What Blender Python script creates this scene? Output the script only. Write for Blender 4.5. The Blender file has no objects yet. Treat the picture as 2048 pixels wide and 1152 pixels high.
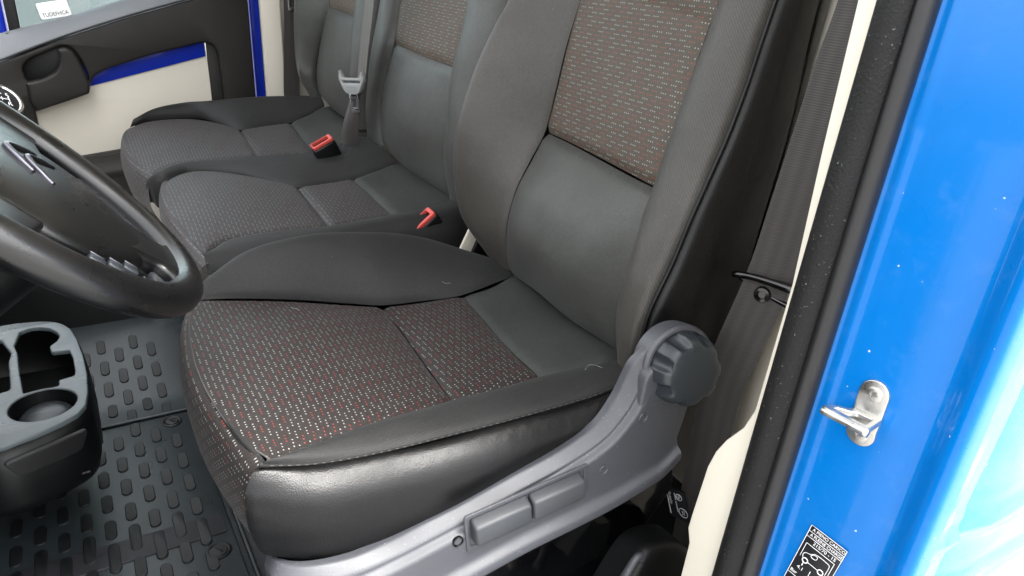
import bpy, bmesh, math, random
import numpy as np
from mathutils import Vector, Matrix

random.seed(7)
S = bpy.context.scene
C = S.collection
# vehicle axes in metres: X towards the rear of the van, Y towards the passenger side, Z up

# ---------------------------------------------------------------- camera
cam_d = bpy.data.cameras.new('camera'); cam = bpy.data.objects.new('camera', cam_d); C.objects.link(cam)
cam.matrix_world = Matrix(((0.8655, 0.1593, -0.4749, -0.0842), (-0.4976, 0.3821, -0.7787, -0.8056),
                           (0.0575, 0.9103, 0.4100, 0.8384), (0, 0, 0, 1)))
cam_d.sensor_width = 36.0; cam_d.lens = 25.56; cam_d.clip_start = 0.02; cam_d.clip_end = 2000
S.camera = cam

# ---------------------------------------------------------------- sky, sun, exposure
W = bpy.data.worlds.new('World'); S.world = W; W.use_nodes = True
wn, wl = W.node_tree.nodes, W.node_tree.links
wn.clear()
SUN_EL, SUN_AZ = math.radians(64), math.radians(133)
sky = wn.new('ShaderNodeTexSky'); sky.sky_type = 'NISHITA'; sky.sun_disc = False
sky.sun_elevation = SUN_EL; sky.sun_rotation = SUN_AZ; sky.dust_density = 4.0; sky.air_density = 1.0
hs = wn.new('ShaderNodeHueSaturation'); hs.inputs['Saturation'].default_value = 0.1
bg = wn.new('ShaderNodeBackground'); bg.inputs['Strength'].default_value = 0.15
wo = wn.new('ShaderNodeOutputWorld')
wl.new(sky.outputs[0], hs.inputs['Color']); wl.new(hs.outputs[0], bg.inputs['Color']); wl.new(bg.outputs[0], wo.inputs['Surface'])
sun_d = bpy.data.lights.new('sun', 'SUN'); sun_d.energy = 1.5; sun_d.angle = math.radians(20); sun_d.color = (1, .96, .9)
sun = bpy.data.objects.new('sun', sun_d); C.objects.link(sun)
sd = Vector((math.sin(SUN_AZ) * math.cos(SUN_EL), math.cos(SUN_AZ) * math.cos(SUN_EL), math.sin(SUN_EL)))
sun.rotation_euler = (-sd).to_track_quat('-Z', 'Y').to_euler()
S.view_settings.view_transform = 'Standard'; S.view_settings.look = 'None'
S.view_settings.exposure = 2.75; S.view_settings.gamma = 1.0
S.view_settings.use_curve_mapping = False
S.render.engine = 'CYCLES'
S.cycles.max_bounces = 8; S.cycles.diffuse_bounces = 5

# ---------------------------------------------------------------- materials
def srgb(h):
    h = h.lstrip('#'); v = [int(h[i:i + 2], 16) / 255 for i in (0, 2, 4)]
    return tuple(((x + .055) / 1.055) ** 2.4 if x > .04045 else x / 12.92 for x in v) + (1,)

class N:
    """thin wrapper for writing node trees"""
    def __init__(s, name):
        s.m = bpy.data.materials.new(name); s.m.use_nodes = True
        s.t = s.m.node_tree; s.b = s.t.nodes['Principled BSDF']
    def n(s, typ, **kw):
        x = s.t.nodes.new(typ)
        for k, v in kw.items(): setattr(x, k, v)
        return x
    def l(s, a, b): s.t.links.new(a, b)
    def math(s, op, a, b=None, c=None):
        x = s.n('ShaderNodeMath', operation=op)
        for i, v in enumerate((a, b, c)):
            if v is None: continue
            if isinstance(v, (int, float)): x.inputs[i].default_value = v
            else: s.l(v, x.inputs[i])
        return x.outputs[0]
    def mix(s, f, a, b):
        x = s.n('ShaderNodeMix', data_type='RGBA')
        for i, v in ((0, f), (6, a), (7, b)):
            if isinstance(v, (int, float, tuple)): x.inputs[i].default_value = v
            else: s.l(v, x.inputs[i])
        return x.outputs[2]
    def noise(s, scale, detail=3, coord='Object', rough=.55):
        tc = s.n('ShaderNodeTexCoord'); x = s.n('ShaderNodeTexNoise')
        x.inputs['Scale'].default_value = scale; x.inputs['Detail'].default_value = detail
        x.inputs['Roughness'].default_value = rough
        s.l(tc.outputs[coord], x.inputs['Vector']); return x.outputs['Fac']
    def ramp(s, f, lo, hi, a=0., b=1.):
        x = s.n('ShaderNodeMapRange'); x.inputs[1].default_value = lo; x.inputs[2].default_value = hi
        x.inputs[3].default_value = a; x.inputs[4].default_value = b; s.l(f, x.inputs[0]); return x.outputs[0]
    def bump(s, h, strength, dist=.001, prev=None):
        x = s.n('ShaderNodeBump'); x.inputs['Strength'].default_value = strength; x.inputs['Distance'].default_value = dist
        s.l(h, x.inputs['Height'])
        if prev is not None: s.l(prev, x.inputs['Normal'])
        return x.outputs[0]

def plastic(name, col, rough=.5, grain=1600, gs=.25, vary=.12, spec=.5, dust=0., coat=0.):
    k = N(name); c = srgb(col) if isinstance(col, str) else col
    f = k.noise(9, 4)
    lo = tuple(x * (1 - vary) for x in c[:3]) + (1,); hi = tuple(min(1, x * (1 + vary)) for x in c[:3]) + (1,)
    base = k.mix(f, lo, hi)
    if dust:
        d = k.ramp(k.noise(420, 2), .69, .75); base = k.mix(k.math('MULTIPLY', d, dust), base, (.45, .43, .4, 1))
    k.l(base, k.b.inputs['Base Color'])
    k.l(k.ramp(k.noise(14, 4), .3, .7, rough - .06, rough + .06), k.b.inputs['Roughness'])
    k.b.inputs['Specular IOR Level'].default_value = spec
    if coat:
        k.b.inputs['Coat Weight'].default_value = coat; k.b.inputs['Coat Roughness'].default_value = .04
    if gs: k.l(k.bump(k.noise(grain, 2), gs, .0006), k.b.inputs['Normal'])
    return k.m

def fabric(name, base, red=.33, dotw=.75, uvscale=1.0, spec=.25):
    """woven cloth with staggered three-dot groups in white and red; UV is in metres"""
    k = N(name)
    uv = k.n('ShaderNodeUVMap'); sp = k.n('ShaderNodeSeparateXYZ'); k.l(uv.outputs[0], sp.inputs[0])
    w, h = .0225 * uvscale, .0072 * uvscale
    vr = k.math('DIVIDE', sp.outputs[1], h); r = k.math('FLOOR', vr); fv = k.math('SUBTRACT', k.math('FRACT', vr), .5)
    uu = k.math('ADD', k.math('DIVIDE', sp.outputs[0], w), k.math('MULTIPLY', r, .37))
    i = k.math('FLOOR', uu); fu = k.math('FRACT', uu)
    t = k.math('DIVIDE', fu, .235); j = k.math('FLOOR', t); ft = k.math('SUBTRACT', k.math('FRACT', t), .5)
    ok = k.math('LESS_THAN', j, 2.5)
    dx = k.math('MULTIPLY', ft, .235 * w); dy = k.math('MULTIPLY', fv, h)
    d = k.math('SQRT', k.math('ADD', k.math('MULTIPLY', dx, dx), k.math('MULTIPLY', dy, dy)))
    dot = k.math('MULTIPLY', k.ramp(d, .0005 * uvscale, .0013 * uvscale, 1, 0), ok)
    isred = k.math('LESS_THAN', k.math('FRACT', k.math('ADD', k.math('MULTIPLY', i, .381966), k.math('MULTIPLY', r, .2764))), red)
    n1 = k.noise(60, 3)
    b0 = srgb(base); b1 = tuple(x * .8 for x in b0[:3]) + (1,); b2 = tuple(x * 1.25 for x in b0[:3]) + (1,)
    ground = k.mix(n1, b1, b2)
    dc = k.mix(isred, (.62, .62, .58, 1), (.55, .06, .045, 1))
    col = k.mix(k.math('MULTIPLY', dot, dotw), ground, dc)
    k.l(col, k.b.inputs['Base Color'])
    k.b.inputs['Roughness'].default_value = .58; k.b.inputs['Specular IOR Level'].default_value = spec
    k.b.inputs['Sheen Weight'].default_value = .05; k.b.inputs['Sheen Roughness'].default_value = .4
    nb = k.bump(k.noise(900, 2), .5, .0006); nb = k.bump(dot, .3, .0006, nb); nb = k.bump(k.noise(25, 3), .15, .004, nb)
    k.l(nb, k.b.inputs['Normal'])
    return k.m

def twill(name, base, period=.0024, ang=.9, contrast=.35, sheen=.04, gloss=.5, spec=.5):
    k = N(name)
    uv = k.n('ShaderNodeUVMap'); sp = k.n('ShaderNodeSeparateXYZ'); k.l(uv.outputs[0], sp.inputs[0])
    s = k.math('ADD', k.math('MULTIPLY', sp.outputs[0], math.cos(ang)), k.math('MULTIPLY', sp.outputs[1], math.sin(ang)))
    wv = k.math('SINE', k.math('MULTIPLY', s, 2 * math.pi / period))
    wv = k.ramp(wv, -1, 1)
    b0 = srgb(base); lo = tuple(x * (1 - contrast) for x in b0[:3]) + (1,); hi = tuple(x * (1 + contrast) for x in b0[:3]) + (1,)
    c1 = k.mix(wv, lo, hi)
    big = k.math('MULTIPLY', k.ramp(k.noise(9, 5), .3, .7, .80, 1.2), k.ramp(k.noise(380, 2), .3, .7, .82, 1.18))
    mul = k.n('ShaderNodeVectorMath', operation='SCALE'); k.l(c1, mul.inputs[0]); k.l(big, mul.inputs['Scale'])
    lint = k.ramp(k.noise(500, 1), .76, .79); c2 = k.mix(k.math('MULTIPLY', lint, .2), mul.outputs[0], (.4, .4, .38, 1))
    k.l(c2, k.b.inputs['Base Color'])
    k.b.inputs['Roughness'].default_value = gloss; k.b.inputs['Specular IOR Level'].default_value = spec
    k.b.inputs['Sheen Weight'].default_value = sheen; k.b.inputs['Sheen Roughness'].default_value = .35
    nb = k.bump(wv, .18, .0005); nb = k.bump(k.noise(700, 2), .22, .0005, nb); nb = k.bump(k.noise(16, 3), .3, .006, nb)
    k.l(nb, k.b.inputs['Normal'])
    return k.m

def leather(name, col, rough=.36):
    k = N(name); tc = k.n('ShaderNodeTexCoord')
    v = k.n('ShaderNodeTexVoronoi'); v.inputs['Scale'].default_value = 640; k.l(tc.outputs['Object'], v.inputs['Vector'])
    c = srgb(col); k.l(k.mix(k.noise(12, 4), tuple(x * .8 for x in c[:3]) + (1,), tuple(x * 1.2 for x in c[:3]) + (1,)), k.b.inputs['Base Color'])
    k.l(k.ramp(k.noise(20, 4), .3, .7, rough - .05, rough + .08), k.b.inputs['Roughness']); k.b.inputs['Specular IOR Level'].default_value = .32
    nb = k.bump(v.outputs['Distance'], .25, .0005); nb = k.bump(k.noise(30, 3), .2, .004, nb); k.l(nb, k.b.inputs['Normal'])
    return k.m

def paint(name, col, rough=.16, coat=.45, wear=0.):
    k = N(name); c = srgb(col)
    base = k.mix(k.noise(5, 4), tuple(x * .9 for x in c[:3]) + (1,), tuple(min(1, x * 1.08) for x in c[:3]) + (1,))
    if wear:
        dust = k.ramp(k.noise(38, 6, rough=.7), .55, .85, 0, .06); base = k.mix(dust, base, (.5, .52, .54, 1))
        chip = k.ramp(k.noise(210, 1), .80, .81); base = k.mix(k.math('MULTIPLY', chip, wear), base, (.7, .72, .74, 1))
    k.l(base, k.b.inputs['Base Color'])
    k.l(k.ramp(k.noise(22, 5), .35, .75, rough + .08, rough + .3), k.b.inputs['Roughness'])
    k.b.inputs['Specular IOR Level'].default_value = .15
    k.b.inputs['Coat Weight'].default_value = coat; k.l(k.ramp(k.noise(30, 5, rough=.7), .4, .75, .03, .16), k.b.inputs['Coat Roughness'])
    k.l(k.bump(k.noise(420, 3), .06, .0006, k.bump(k.noise(26, 3), .035, .003)), k.b.inputs['Normal'])
    return k.m

def metal(name, col, rough=.25, brush=0.):
    k = N(name); k.b.inputs['Metallic'].default_value = 1.0; c = srgb(col)
    k.l(k.mix(k.noise(40, 4), tuple(x * .75 for x in c[:3]) + (1,), c), k.b.inputs['Base Color'])
    k.l(k.ramp(k.noise(60, 4), .3, .7, rough * .7, rough * 1.4), k.b.inputs['Roughness'])
    k.l(k.bump(k.noise(300, 3), .12, .0008), k.b.inputs['Normal'])
    return k.m

def webbing(name, col):
    k = N(name); uv = k.n('ShaderNodeUVMap'); sp = k.n('ShaderNodeSeparateXYZ'); k.l(uv.outputs[0], sp.inputs[0])
    rib = k.ramp(k.math('SINE', k.math('MULTIPLY', sp.outputs[1], 2 * math.pi / .0026)), -1, 1)
    lane = k.ramp(k.math('SINE', k.math('MULTIPLY', sp.outputs[0], 2 * math.pi / .0155)), -1, 1)
    c = srgb(col); lo = tuple(x * .65 for x in c[:3]) + (1,); hi = tuple(x * 1.35 for x in c[:3]) + (1,)
    f = k.math('ADD', k.math('MULTIPLY', rib, .55), k.math('MULTIPLY', lane, .45))
    k.l(k.mix(f, lo, hi), k.b.inputs['Base Color']); k.b.inputs['Roughness'].default_value = .55
    k.b.inputs['Sheen Weight'].default_value = .2
    k.l(k.bump(rib, .35, .0006), k.b.inputs['Normal']); return k.m

M = {}
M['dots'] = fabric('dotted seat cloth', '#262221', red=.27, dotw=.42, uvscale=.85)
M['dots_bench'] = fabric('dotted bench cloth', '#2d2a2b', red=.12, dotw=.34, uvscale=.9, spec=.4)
M['dots_lit'] = fabric('front-lit dotted cloth', '#3f382e', red=.45, dotw=.55, uvscale=.8, spec=.5)  # cushion cloth made paler and warmer: windscreen light put into the backrest colour
M['twill'] = twill('charcoal twill cloth', '#393733', period=.0028, contrast=.26)  # base raised so the back bolsters carry the light from the front
M['plain'] = twill('plain grey cloth', '#2c2f2d', period=.0016, contrast=.12)
M['plain_lit'] = twill('front-lit plain cloth', '#393a37', period=.0016, contrast=.12)  # lighter copy of the plain cloth, front light painted in
M['bolster'] = twill('black cloth', '#212121', period=.0026, contrast=.3, gloss=.66, spec=.35)
M['leather'] = leather('black leatherette', '#0b0b0c', .38)
M['thread'] = plastic('grey thread', '#454342', .8, gs=0)
M['stitch'] = plastic('charcoal thread', '#3a3a3a', .8, gs=0)
M['seam'] = plastic('dark seam', '#161616', .9, gs=0)
M['grey'] = plastic('grey moulded plastic', '#424348', .44, 900, .3, .12, spec=.6, dust=.35)
M['grey2'] = plastic('light grey lever plastic', '#3c3e41', .42, 1500, .25, .06)
M['black'] = plastic('black plastic', '#08090a', .40, 1300, .35, .15, spec=.35)
M['blackgloss'] = plastic('black gloss paint', '#050506', .14, 300, .05, .1, coat=.5)
M['rim'] = plastic('grained black wheel plastic', '#0a0a0b', .30, 750, .18, .1, spec=.7)
M['hub'] = plastic('hub cover plastic', '#090a0a', .30, 800, .3, .12, spec=.7)
M['doorblack'] = plastic('grained door plastic', '#1b1917', .55, 900, .6, .12, spec=.35)
M['sill'] = plastic('skylit door sill plastic', '#55585c', .38, 1100, .4, .1)  # top of the dark door trim; reflected skylight put into its paler grey
M['cream'] = plastic('cream trim', '#d8d2c4', .45, 900, .08, .04)
M['white'] = plastic('off white trim', '#d2ccbd', .4, 900, .06, .03)
M['blue'] = paint('blue paint', '#0065b0', wear=.6)
M['bluepanel'] = paint('blue paint paled by reflection', '#1070b8', .12, .85, wear=.4)  # same blue paint; bright ground reflection put into the paler base
M['bluedoor'] = paint('deep blue paint', '#06259a', .3, .2)
M['rubber'] = plastic('black seal rubber', '#0c0c0c', .62, 420, 1.0, .15, spec=.3, dust=.25)
M['rubber2'] = plastic('smooth seal rubber', '#1d1d1e', .40, 900, .25, .15, spec=.45)
M['mat'] = plastic('rubber mat', '#23292c', .32, 1200, .3, .2, dust=.2)
M['matstud'] = plastic('rubber mat stud', '#0d1012', .48, 1200, .4, .15)
M['matridge'] = plastic('ribbed mat ridge', '#1d1d22', .5, 600, .6, .1)
M['tray'] = plastic('grey console tray', '#545c5f', .30, 1400, .3, .06)
M['tongue'] = plastic('grey belt tongue plastic', '#8b8e8d', .4, 1400, .2, .06)
M['chrome'] = metal('chrome', '#e4e4e8', .10)
M['emblem'] = metal('satin chrome emblem', '#77777f', .3)
M['steel'] = metal('zinc plated steel', '#d6d4cf', .34)
M['redplastic'] = plastic('red plastic', '#c84a42', .38, 900, .1, .08)
M['belt'] = webbing('dark belt webbing', '#322e2c')
M['belt2'] = webbing('grey belt webbing', '#4a4843')
M['printwhite'] = plastic('white print', '#e8e8e8', .5, gs=0, vary=.02)
M['printblack'] = plastic('black label film', '#121318', .35, gs=0, vary=.05)
k = N('window glass'); k.b.inputs['Transmission Weight'].default_value = 1; k.b.inputs['Roughness'].default_value = 0
k.b.inputs['Base Color'].default_value = (.72, .9, .9, 1); k.b.inputs['IOR'].default_value = 1.45; M['glass'] = k.m
k = N('asphalt'); k.l(k.mix(k.noise(3, 6), (.10, .10, .10, 1), (.30, .295, .285, 1)), k.b.inputs['Base Color']); k.b.inputs['Roughness'].default_value = .8
k.l(k.bump(k.noise(120, 3), .5, .004), k.b.inputs['Normal']); M['asphalt'] = k.m

k = N('pale concrete'); k.l(k.mix(k.noise(2.2, 7, rough=.7), (.16, .16, .16, 1), (.52, .52, .51, 1)), k.b.inputs['Base Color']); k.b.inputs['Roughness'].default_value = .8
k.l(k.bump(k.noise(60, 4), .6, .006), k.b.inputs['Normal']); M['pavement'] = k.m

# ---------------------------------------------------------------- mesh helpers
def link(name, me, mat=None, parent=None):
    o = bpy.data.objects.new(name, me); C.objects.link(o)
    if mat is not None: me.materials.append(M[mat] if isinstance(mat, str) else mat)
    if parent is not None: o.parent = parent
    return o
def smooth(me, ang=40):
    for p in me.polygons: p.use_smooth = True
    bm = bmesh.new(); bm.from_mesh(me)
    a = math.radians(ang)
    for e in bm.edges:
        if len(e.link_faces) == 2 and e.calc_face_angle(0) > a: e.smooth = False
    bm.to_mesh(me); bm.free()
def thing(name, label, cat, group=None):
    o = bpy.data.objects.new(name, None); C.objects.link(o); o.empty_display_size = .05
    return tag(o, label, cat, group)
def tag(o, label=None, cat=None, group=None, kind=None):
    if label: o['label'] = label
    if cat: o['category'] = cat
    if group: o['group'] = group
    if kind: o['kind'] = kind
    return o
def cr(P, n, closed=False):
    """Catmull-Rom resample by (chord length) parameter to n points"""
    P = np.asarray(P, float)
    if closed: P = np.vstack([P, P[:1]])
    d = np.concatenate([[0], np.cumsum(np.maximum(np.linalg.norm(np.diff(P, axis=0), axis=1), 1e-7))])
    m = len(P)
    if closed: T = np.gradient(P, d, axis=0); T[0] = T[-1] = (P[1] - P[-2]) / (d[1] + d[-1] - d[-2])
    else:
        if m == 2: T = np.repeat((P[1:] - P[:1]) / d[1], 2, 0)
        else:
            T = np.zeros_like(P)
            for i in range(1, m - 1): T[i] = (P[i + 1] - P[i - 1]) / (d[i + 1] - d[i - 1])
            T[0] = (P[1] - P[0]) / (d[1] - d[0]); T[-1] = (P[-1] - P[-2]) / (d[-1] - d[-2])
    s = np.linspace(0, d[-1], n + 1 if closed else n)
    if closed: s = s[:-1]
    k = np.clip(np.searchsorted(d, s, 'right') - 1, 0, m - 2); h = (d[k + 1] - d[k]); t = (s - d[k]) / h
    t2, t3 = t * t, t ** 3; h = h[:, None]; t = t[:, None]; t2 = t2[:, None]; t3 = t3[:, None]
    return (2 * t3 - 3 * t2 + 1) * P[k] + (t3 - 2 * t2 + t) * h * T[k] + (-2 * t3 + 3 * t2) * P[k + 1] + (t3 - t2) * h * T[k + 1]
def grid_mesh(name, G, uv=None, flip=False, closed_u=False, closed_v=False):
    nv, nu = G.shape[:2]
    verts = G.reshape(-1, 3).tolist(); faces = []
    for a in range(nv if closed_v else nv - 1):
        for b in range(nu if closed_u else nu - 1):
            a2, b2 = (a + 1) % nv, (b + 1) % nu
            f = (a * nu + b, a * nu + b2, a2 * nu + b2, a2 * nu + b)
            faces.append(f[::-1] if flip else f)
    me = bpy.data.meshes.new(name); me.from_pydata(verts, [], faces); me.update()
    if uv is not None:
        L = me.uv_layers.new(name='UVMap'); U = uv.reshape(-1, 2)
        idx = np.empty(len(me.loops), np.int32); me.loops.foreach_get('vertex_index', idx)
        L.data.foreach_set('uv', U[idx].astype(np.float32).ravel())
    for p in me.polygons: p.use_smooth = True
    return me
def normals(G):
    du = np.gradient(G, axis=1); dv = np.gradient(G, axis=0); n = np.cross(du, dv)
    return n / np.maximum(np.linalg.norm(n, axis=2, keepdims=True), 1e-9)
def loft(name, rows, mat, parent, nu=48, nv=32, hint=(0, 0, 1), seam=(0, 0, 0, 0), sw=.006, puff=0, axes=None, wrinkle=0., seed=0, linear=False):
    """surface through the given row curves; seam depths for the edges (u0,u1,v0,v1); UV in metres on axes=(a,b) or arc length"""
    R_ = np.array([cr(r, nu) for r in rows])
    if linear:
        G = []
        for a in range(len(R_) - 1):
            m = max(2, nv // (len(R_) - 1)); 
            for q in range(m): G.append(R_[a] + (R_[a + 1] - R_[a]) * q / m)
        G = np.array(G + [R_[-1]])
    else:
        # one parameter for all columns so that rows stay aligned
        dd = np.concatenate([[0], np.cumsum(np.linalg.norm(np.diff(R_, axis=0), axis=2).mean(1))]); dd /= dd[-1]
        G = np.stack([cr_par(R_[:, b], dd, nv) for b in range(nu)], 1)
    nvv = G.shape[0]
    n = normals(G)
    if (n.reshape(-1, 3) @ np.array(hint, float)).mean() < 0: n = -n; flip = True
    else: flip = False
    su = np.concatenate([np.zeros((nvv, 1)), np.cumsum(np.linalg.norm(np.diff(G, axis=1), axis=2), 1)], 1)
    sv = np.concatenate([np.zeros((1, nu)), np.cumsum(np.linalg.norm(np.diff(G, axis=0), axis=2), 0)], 0)
    off = np.zeros((nvv, nu))
    if puff:
        a = su / su[:, -1:]; b = sv / np.maximum(sv[-1:], 1e-6)
        off += puff * np.sin(np.pi * a) ** .7 * np.sin(np.pi * b) ** .7
    for dpt, dist in zip(seam, (su, su[:, -1:] - su, sv, sv[-1:] - sv)):
        if dpt: off -= dpt * 1.25 * np.exp(-(dist / sw) ** 2 * .9)
    for dpt, dist, al in zip(seam, (su, su[:, -1:] - su, sv, sv[-1:] - sv), (sv, sv, su, su)):
        if dpt >= .002: off += .0005 * np.exp(-dist / .012) * np.sin(al * 2 * np.pi / .017 + 1.3 * np.sin(al * 41)) * (1 - np.exp(-dist / .003))
    if wrinkle:
        rng = np.random.default_rng(seed)
        for q in range(7):
            kx, ky = rng.uniform(-45, 45, 2); ph = rng.uniform(0, 6.3)
            off += wrinkle * np.sin(su * kx + sv * ky + ph) / 3
    G0 = G; G = G + n * off[..., None]
    if axes is None: uv = np.stack([su, sv], 2)
    else: uv = np.stack([G0 @ np.array(axes[0], float), G0 @ np.array(axes[1], float)], 2)
    me = grid_mesh(name, G, uv, flip)
    return link(name, me, mat, parent)
def cr_par(P, d, n):
    m = len(P); T = np.zeros_like(P)
    if m == 2: T[:] = (P[1] - P[0]) / (d[1] - d[0])
    else:
        for i in range(1, m - 1): T[i] = (P[i + 1] - P[i - 1]) / (d[i + 1] - d[i - 1])
        T[0] = 1.5 * (P[1] - P[0]) / (d[1] - d[0]) - .5 * T[1]; T[-1] = 1.5 * (P[-1] - P[-2]) / (d[-1] - d[-2]) - .5 * T[-2]
    s = np.linspace(0, d[-1], n); k = np.clip(np.searchsorted(d, s, 'right') - 1, 0, m - 2); h = d[k + 1] - d[k]; t = (s - d[k]) / h
    t2, t3 = t * t, t ** 3; h = h[:, None]; t = t[:, None]; t2 = t2[:, None]; t3 = t3[:, None]
    return (2 * t3 - 3 * t2 + 1) * P[k] + (t3 - 2 * t2 + t) * h * T[k] + (-2 * t3 + 3 * t2) * P[k + 1] + (t3 - t2) * h * T[k + 1]
def tube(name, P, r, mat, parent, n=None, sides=12, closed=False, flat=1.0, caps=True):
    n = n or max(8, len(P) * 6); Q = cr(P, n, closed)
    rr = np.full(n, r) if np.isscalar(r) else np.interp(np.linspace(0, 1, n), np.linspace(0, 1, len(r)), r)
    T = np.roll(Q, -1, 0) - np.roll(Q, 1, 0) if closed else np.gradient(Q, axis=0)
    T /= np.linalg.norm(T, axis=1)[:, None]
    up = np.array([.13, .21, .97]); A = np.cross(T, up); A /= np.linalg.norm(A, axis=1)[:, None]; B = np.cross(T, A)
    an = np.linspace(0, 2 * np.pi, sides, endpoint=False)
    G = Q[:, None] + rr[:, None, None] * (np.cos(an)[None, :, None] * A[:, None] * flat + np.sin(an)[None, :, None] * B[:, None])
    me = grid_mesh(name, G, None, True, closed_u=True, closed_v=closed)
    if caps and not closed:
        bm = bmesh.new(); bm.from_mesh(me)
        bmesh.ops.holes_fill(bm, edges=[e for e in bm.edges if e.is_boundary], sides=0); bm.to_mesh(me); bm.free()
    return link(name, me, mat, parent)
def rounded(poly, r, n=5):
    """round the corners of a 2D polygon; r scalar or per-corner"""
    out = []; m = len(poly)
    for i in range(m):
        p = np.array(poly[i], float); a = np.array(poly[i - 1], float) - p; b = np.array(poly[(i + 1) % m], float) - p
        ri = r[i] if isinstance(r, (list, tuple)) else r
        la, lb = np.linalg.norm(a), np.linalg.norm(b)
        q = min(ri, la * .48, lb * .48)
        if q < 1e-5: out.append(tuple(p)); continue
        p0 = p + a / la * q; p1 = p + b / lb * q
        for t in np.linspace(0, 1, n): out.append(tuple((1 - t) ** 2 * p0 + 2 * t * (1 - t) * p + t * t * p1))
    return out
def plate(name, outer, holes, depth, bev, mat, parent, fn, res=2, ang=35):
    """flat bevelled plate with holes: 2D outline, z from -depth to +depth, mapped to space by fn(x,y,z)"""
    cu = bpy.data.curves.new(name, 'CURVE'); cu.dimensions = '2D'; cu.fill_mode = 'BOTH'
    cu.extrude = max(depth - bev, 0); cu.bevel_depth = bev; cu.bevel_resolution = res; cu.offset = -bev
    for pl in [outer] + list(holes):
        s = cu.splines.new('POLY'); s.points.add(len(pl) - 1)
        for p, q in zip(s.points, pl): p.co = (q[0], q[1], 0, 1)
        s.use_cyclic_u = True
    o = bpy.data.objects.new('tmp', cu); C.objects.link(o)
    dg = bpy.context.evaluated_depsgraph_get(); me = bpy.data.meshes.new_from_object(o.evaluated_get(dg))
    bpy.data.objects.remove(o); bpy.data.curves.remove(cu); me.name = name
    for v in me.vertices: v.co = fn(*v.co)
    bm = bmesh.new(); bm.from_mesh(me); bmesh.ops.remove_doubles(bm, verts=bm.verts, dist=1e-5); bmesh.ops.recalc_face_normals(bm, faces=bm.faces); bm.to_mesh(me); bm.free()
    me.materials.clear(); smooth(me, ang)
    return link(name, me, mat, parent)
def XZ(Y, s=-1):   # outline in (X,Z); local depth goes towards -Y
    return lambda x, y, z: (x, Y + s * z, y)
def YZ(X, lean=0., z0=.6):
    return lambda x, y, z: (X + z + lean * (y - z0), x, y)
def XY(Z, fx=0., fy=0.):
    return lambda x, y, z: (x, y, Z + z + fx * x + fy * y)
def frame(o, ax, ay, az):
    o, ax, ay, az = (np.array(v, float) for v in (o, ax, ay, az))
    return lambda x, y, z: tuple(o + ax * x + ay * y + az * z)
def unit(v): v = np.array(v, float); return v / np.linalg.norm(v)
def box(name, lo, hi, mat, parent, bev=.004, fn=None, seg=2):
    bm = bmesh.new(); bmesh.ops.create_cube(bm, size=1)
    for v in bm.verts: v.co = Vector([lo[i] + (v.co[i] + .5) * (hi[i] - lo[i]) for i in range(3)])
    if bev: bmesh.ops.bevel(bm, geom=list(bm.edges), offset=bev, segments=seg, affect='EDGES', profile=.5)
    me = bpy.data.meshes.new(name); bm.to_mesh(me); bm.free()
    if fn:
        for v in me.vertices: v.co = fn(*v.co)
    bm = bmesh.new(); bm.from_mesh(me); bmesh.ops.recalc_face_normals(bm, faces=bm.faces); bm.to_mesh(me); bm.free()
    smooth(me, 50); return link(name, me, mat, parent)
def lathe(name, prof, fn, mat, parent, n=48, mod=None, open_top=False):
    """profile [(r,h)..] round local z; mod(angle,r,h)->r"""
    G = []
    for r, h in prof:
        ring = []
        for a in np.linspace(0, 2 * np.pi, n, endpoint=False):
            rr = mod(a, r, h) if mod else r
            ring.append(fn(rr * math.cos(a), rr * math.sin(a), h))
        G.append(ring)
    me = grid_mesh(name, np.array(G, float), None, False, closed_u=True)
    bm = bmesh.new(); bm.from_mesh(me)
    bm.verts.ensure_lookup_table(); top = set(range(n))
    bmesh.ops.holes_fill(bm, edges=[e for e in bm.edges if e.is_boundary and not (open_top and e.verts[0].index in top)], sides=0)
    bmesh.ops.recalc_face_normals(bm, faces=bm.faces); bm.to_mesh(me); bm.free(); smooth(me, 35)
    return link(name, me, mat, parent)
def text(name, body, size, mat, parent, fn, thick=.0001, align='CENTER', xs=1.0):
    cu = bpy.data.curves.new(name, 'FONT'); cu.body = body; cu.size = size; cu.align_x = align; cu.align_y = 'CENTER'; cu.extrude = thick
    o = bpy.data.objects.new('tmp', cu); C.objects.link(o)
    dg = bpy.context.evaluated_depsgraph_get(); me = bpy.data.meshes.new_from_object(o.evaluated_get(dg))
    bpy.data.objects.remove(o); bpy.data.curves.remove(cu); me.name = name
    for v in me.vertices: v.co = fn(v.co.x * xs, v.co.y, v.co.z)
    me.materials.clear(); return link(name, me, mat, parent)
def strip(name, P, Wd, mat, parent, n=60, thick=.0012, cup=0.):
    """webbing ribbon: centreline points P and width vectors Wd (full width)"""
    Q = cr(P, n); V = cr(Wd, n); m = 9
    T = np.gradient(Q, axis=0); nn = np.cross(V, T); nn /= np.linalg.norm(nn, axis=1)[:, None]
    L = np.concatenate([[0], np.cumsum(np.linalg.norm(np.diff(Q, axis=0), axis=1))])
    s = np.linspace(-.5, .5, m); G = []; U = []
    for a in range(n):
        top = [Q[a] + V[a] * x + nn[a] * (thick / 2 + cup * (x * x * 4 - 1)) for x in s]; bot = [Q[a] + V[a] * x + nn[a] * (-thick / 2 + cup * (x * x * 4 - 1)) for x in s[::-1]]
        G.append(top + bot); w = np.linalg.norm(V[a]); U.append([(x * w, L[a]) for x in s] + [(x * w, L[a]) for x in s[::-1]])
    me = grid_mesh(name, np.array(G), np.array(U), True, closed_u=True); smooth(me, 60)
    return link(name, me, mat, parent)
def offs(rows, v): return [tuple(np.array(p, float) + np.array(v)) for p in rows]

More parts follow.
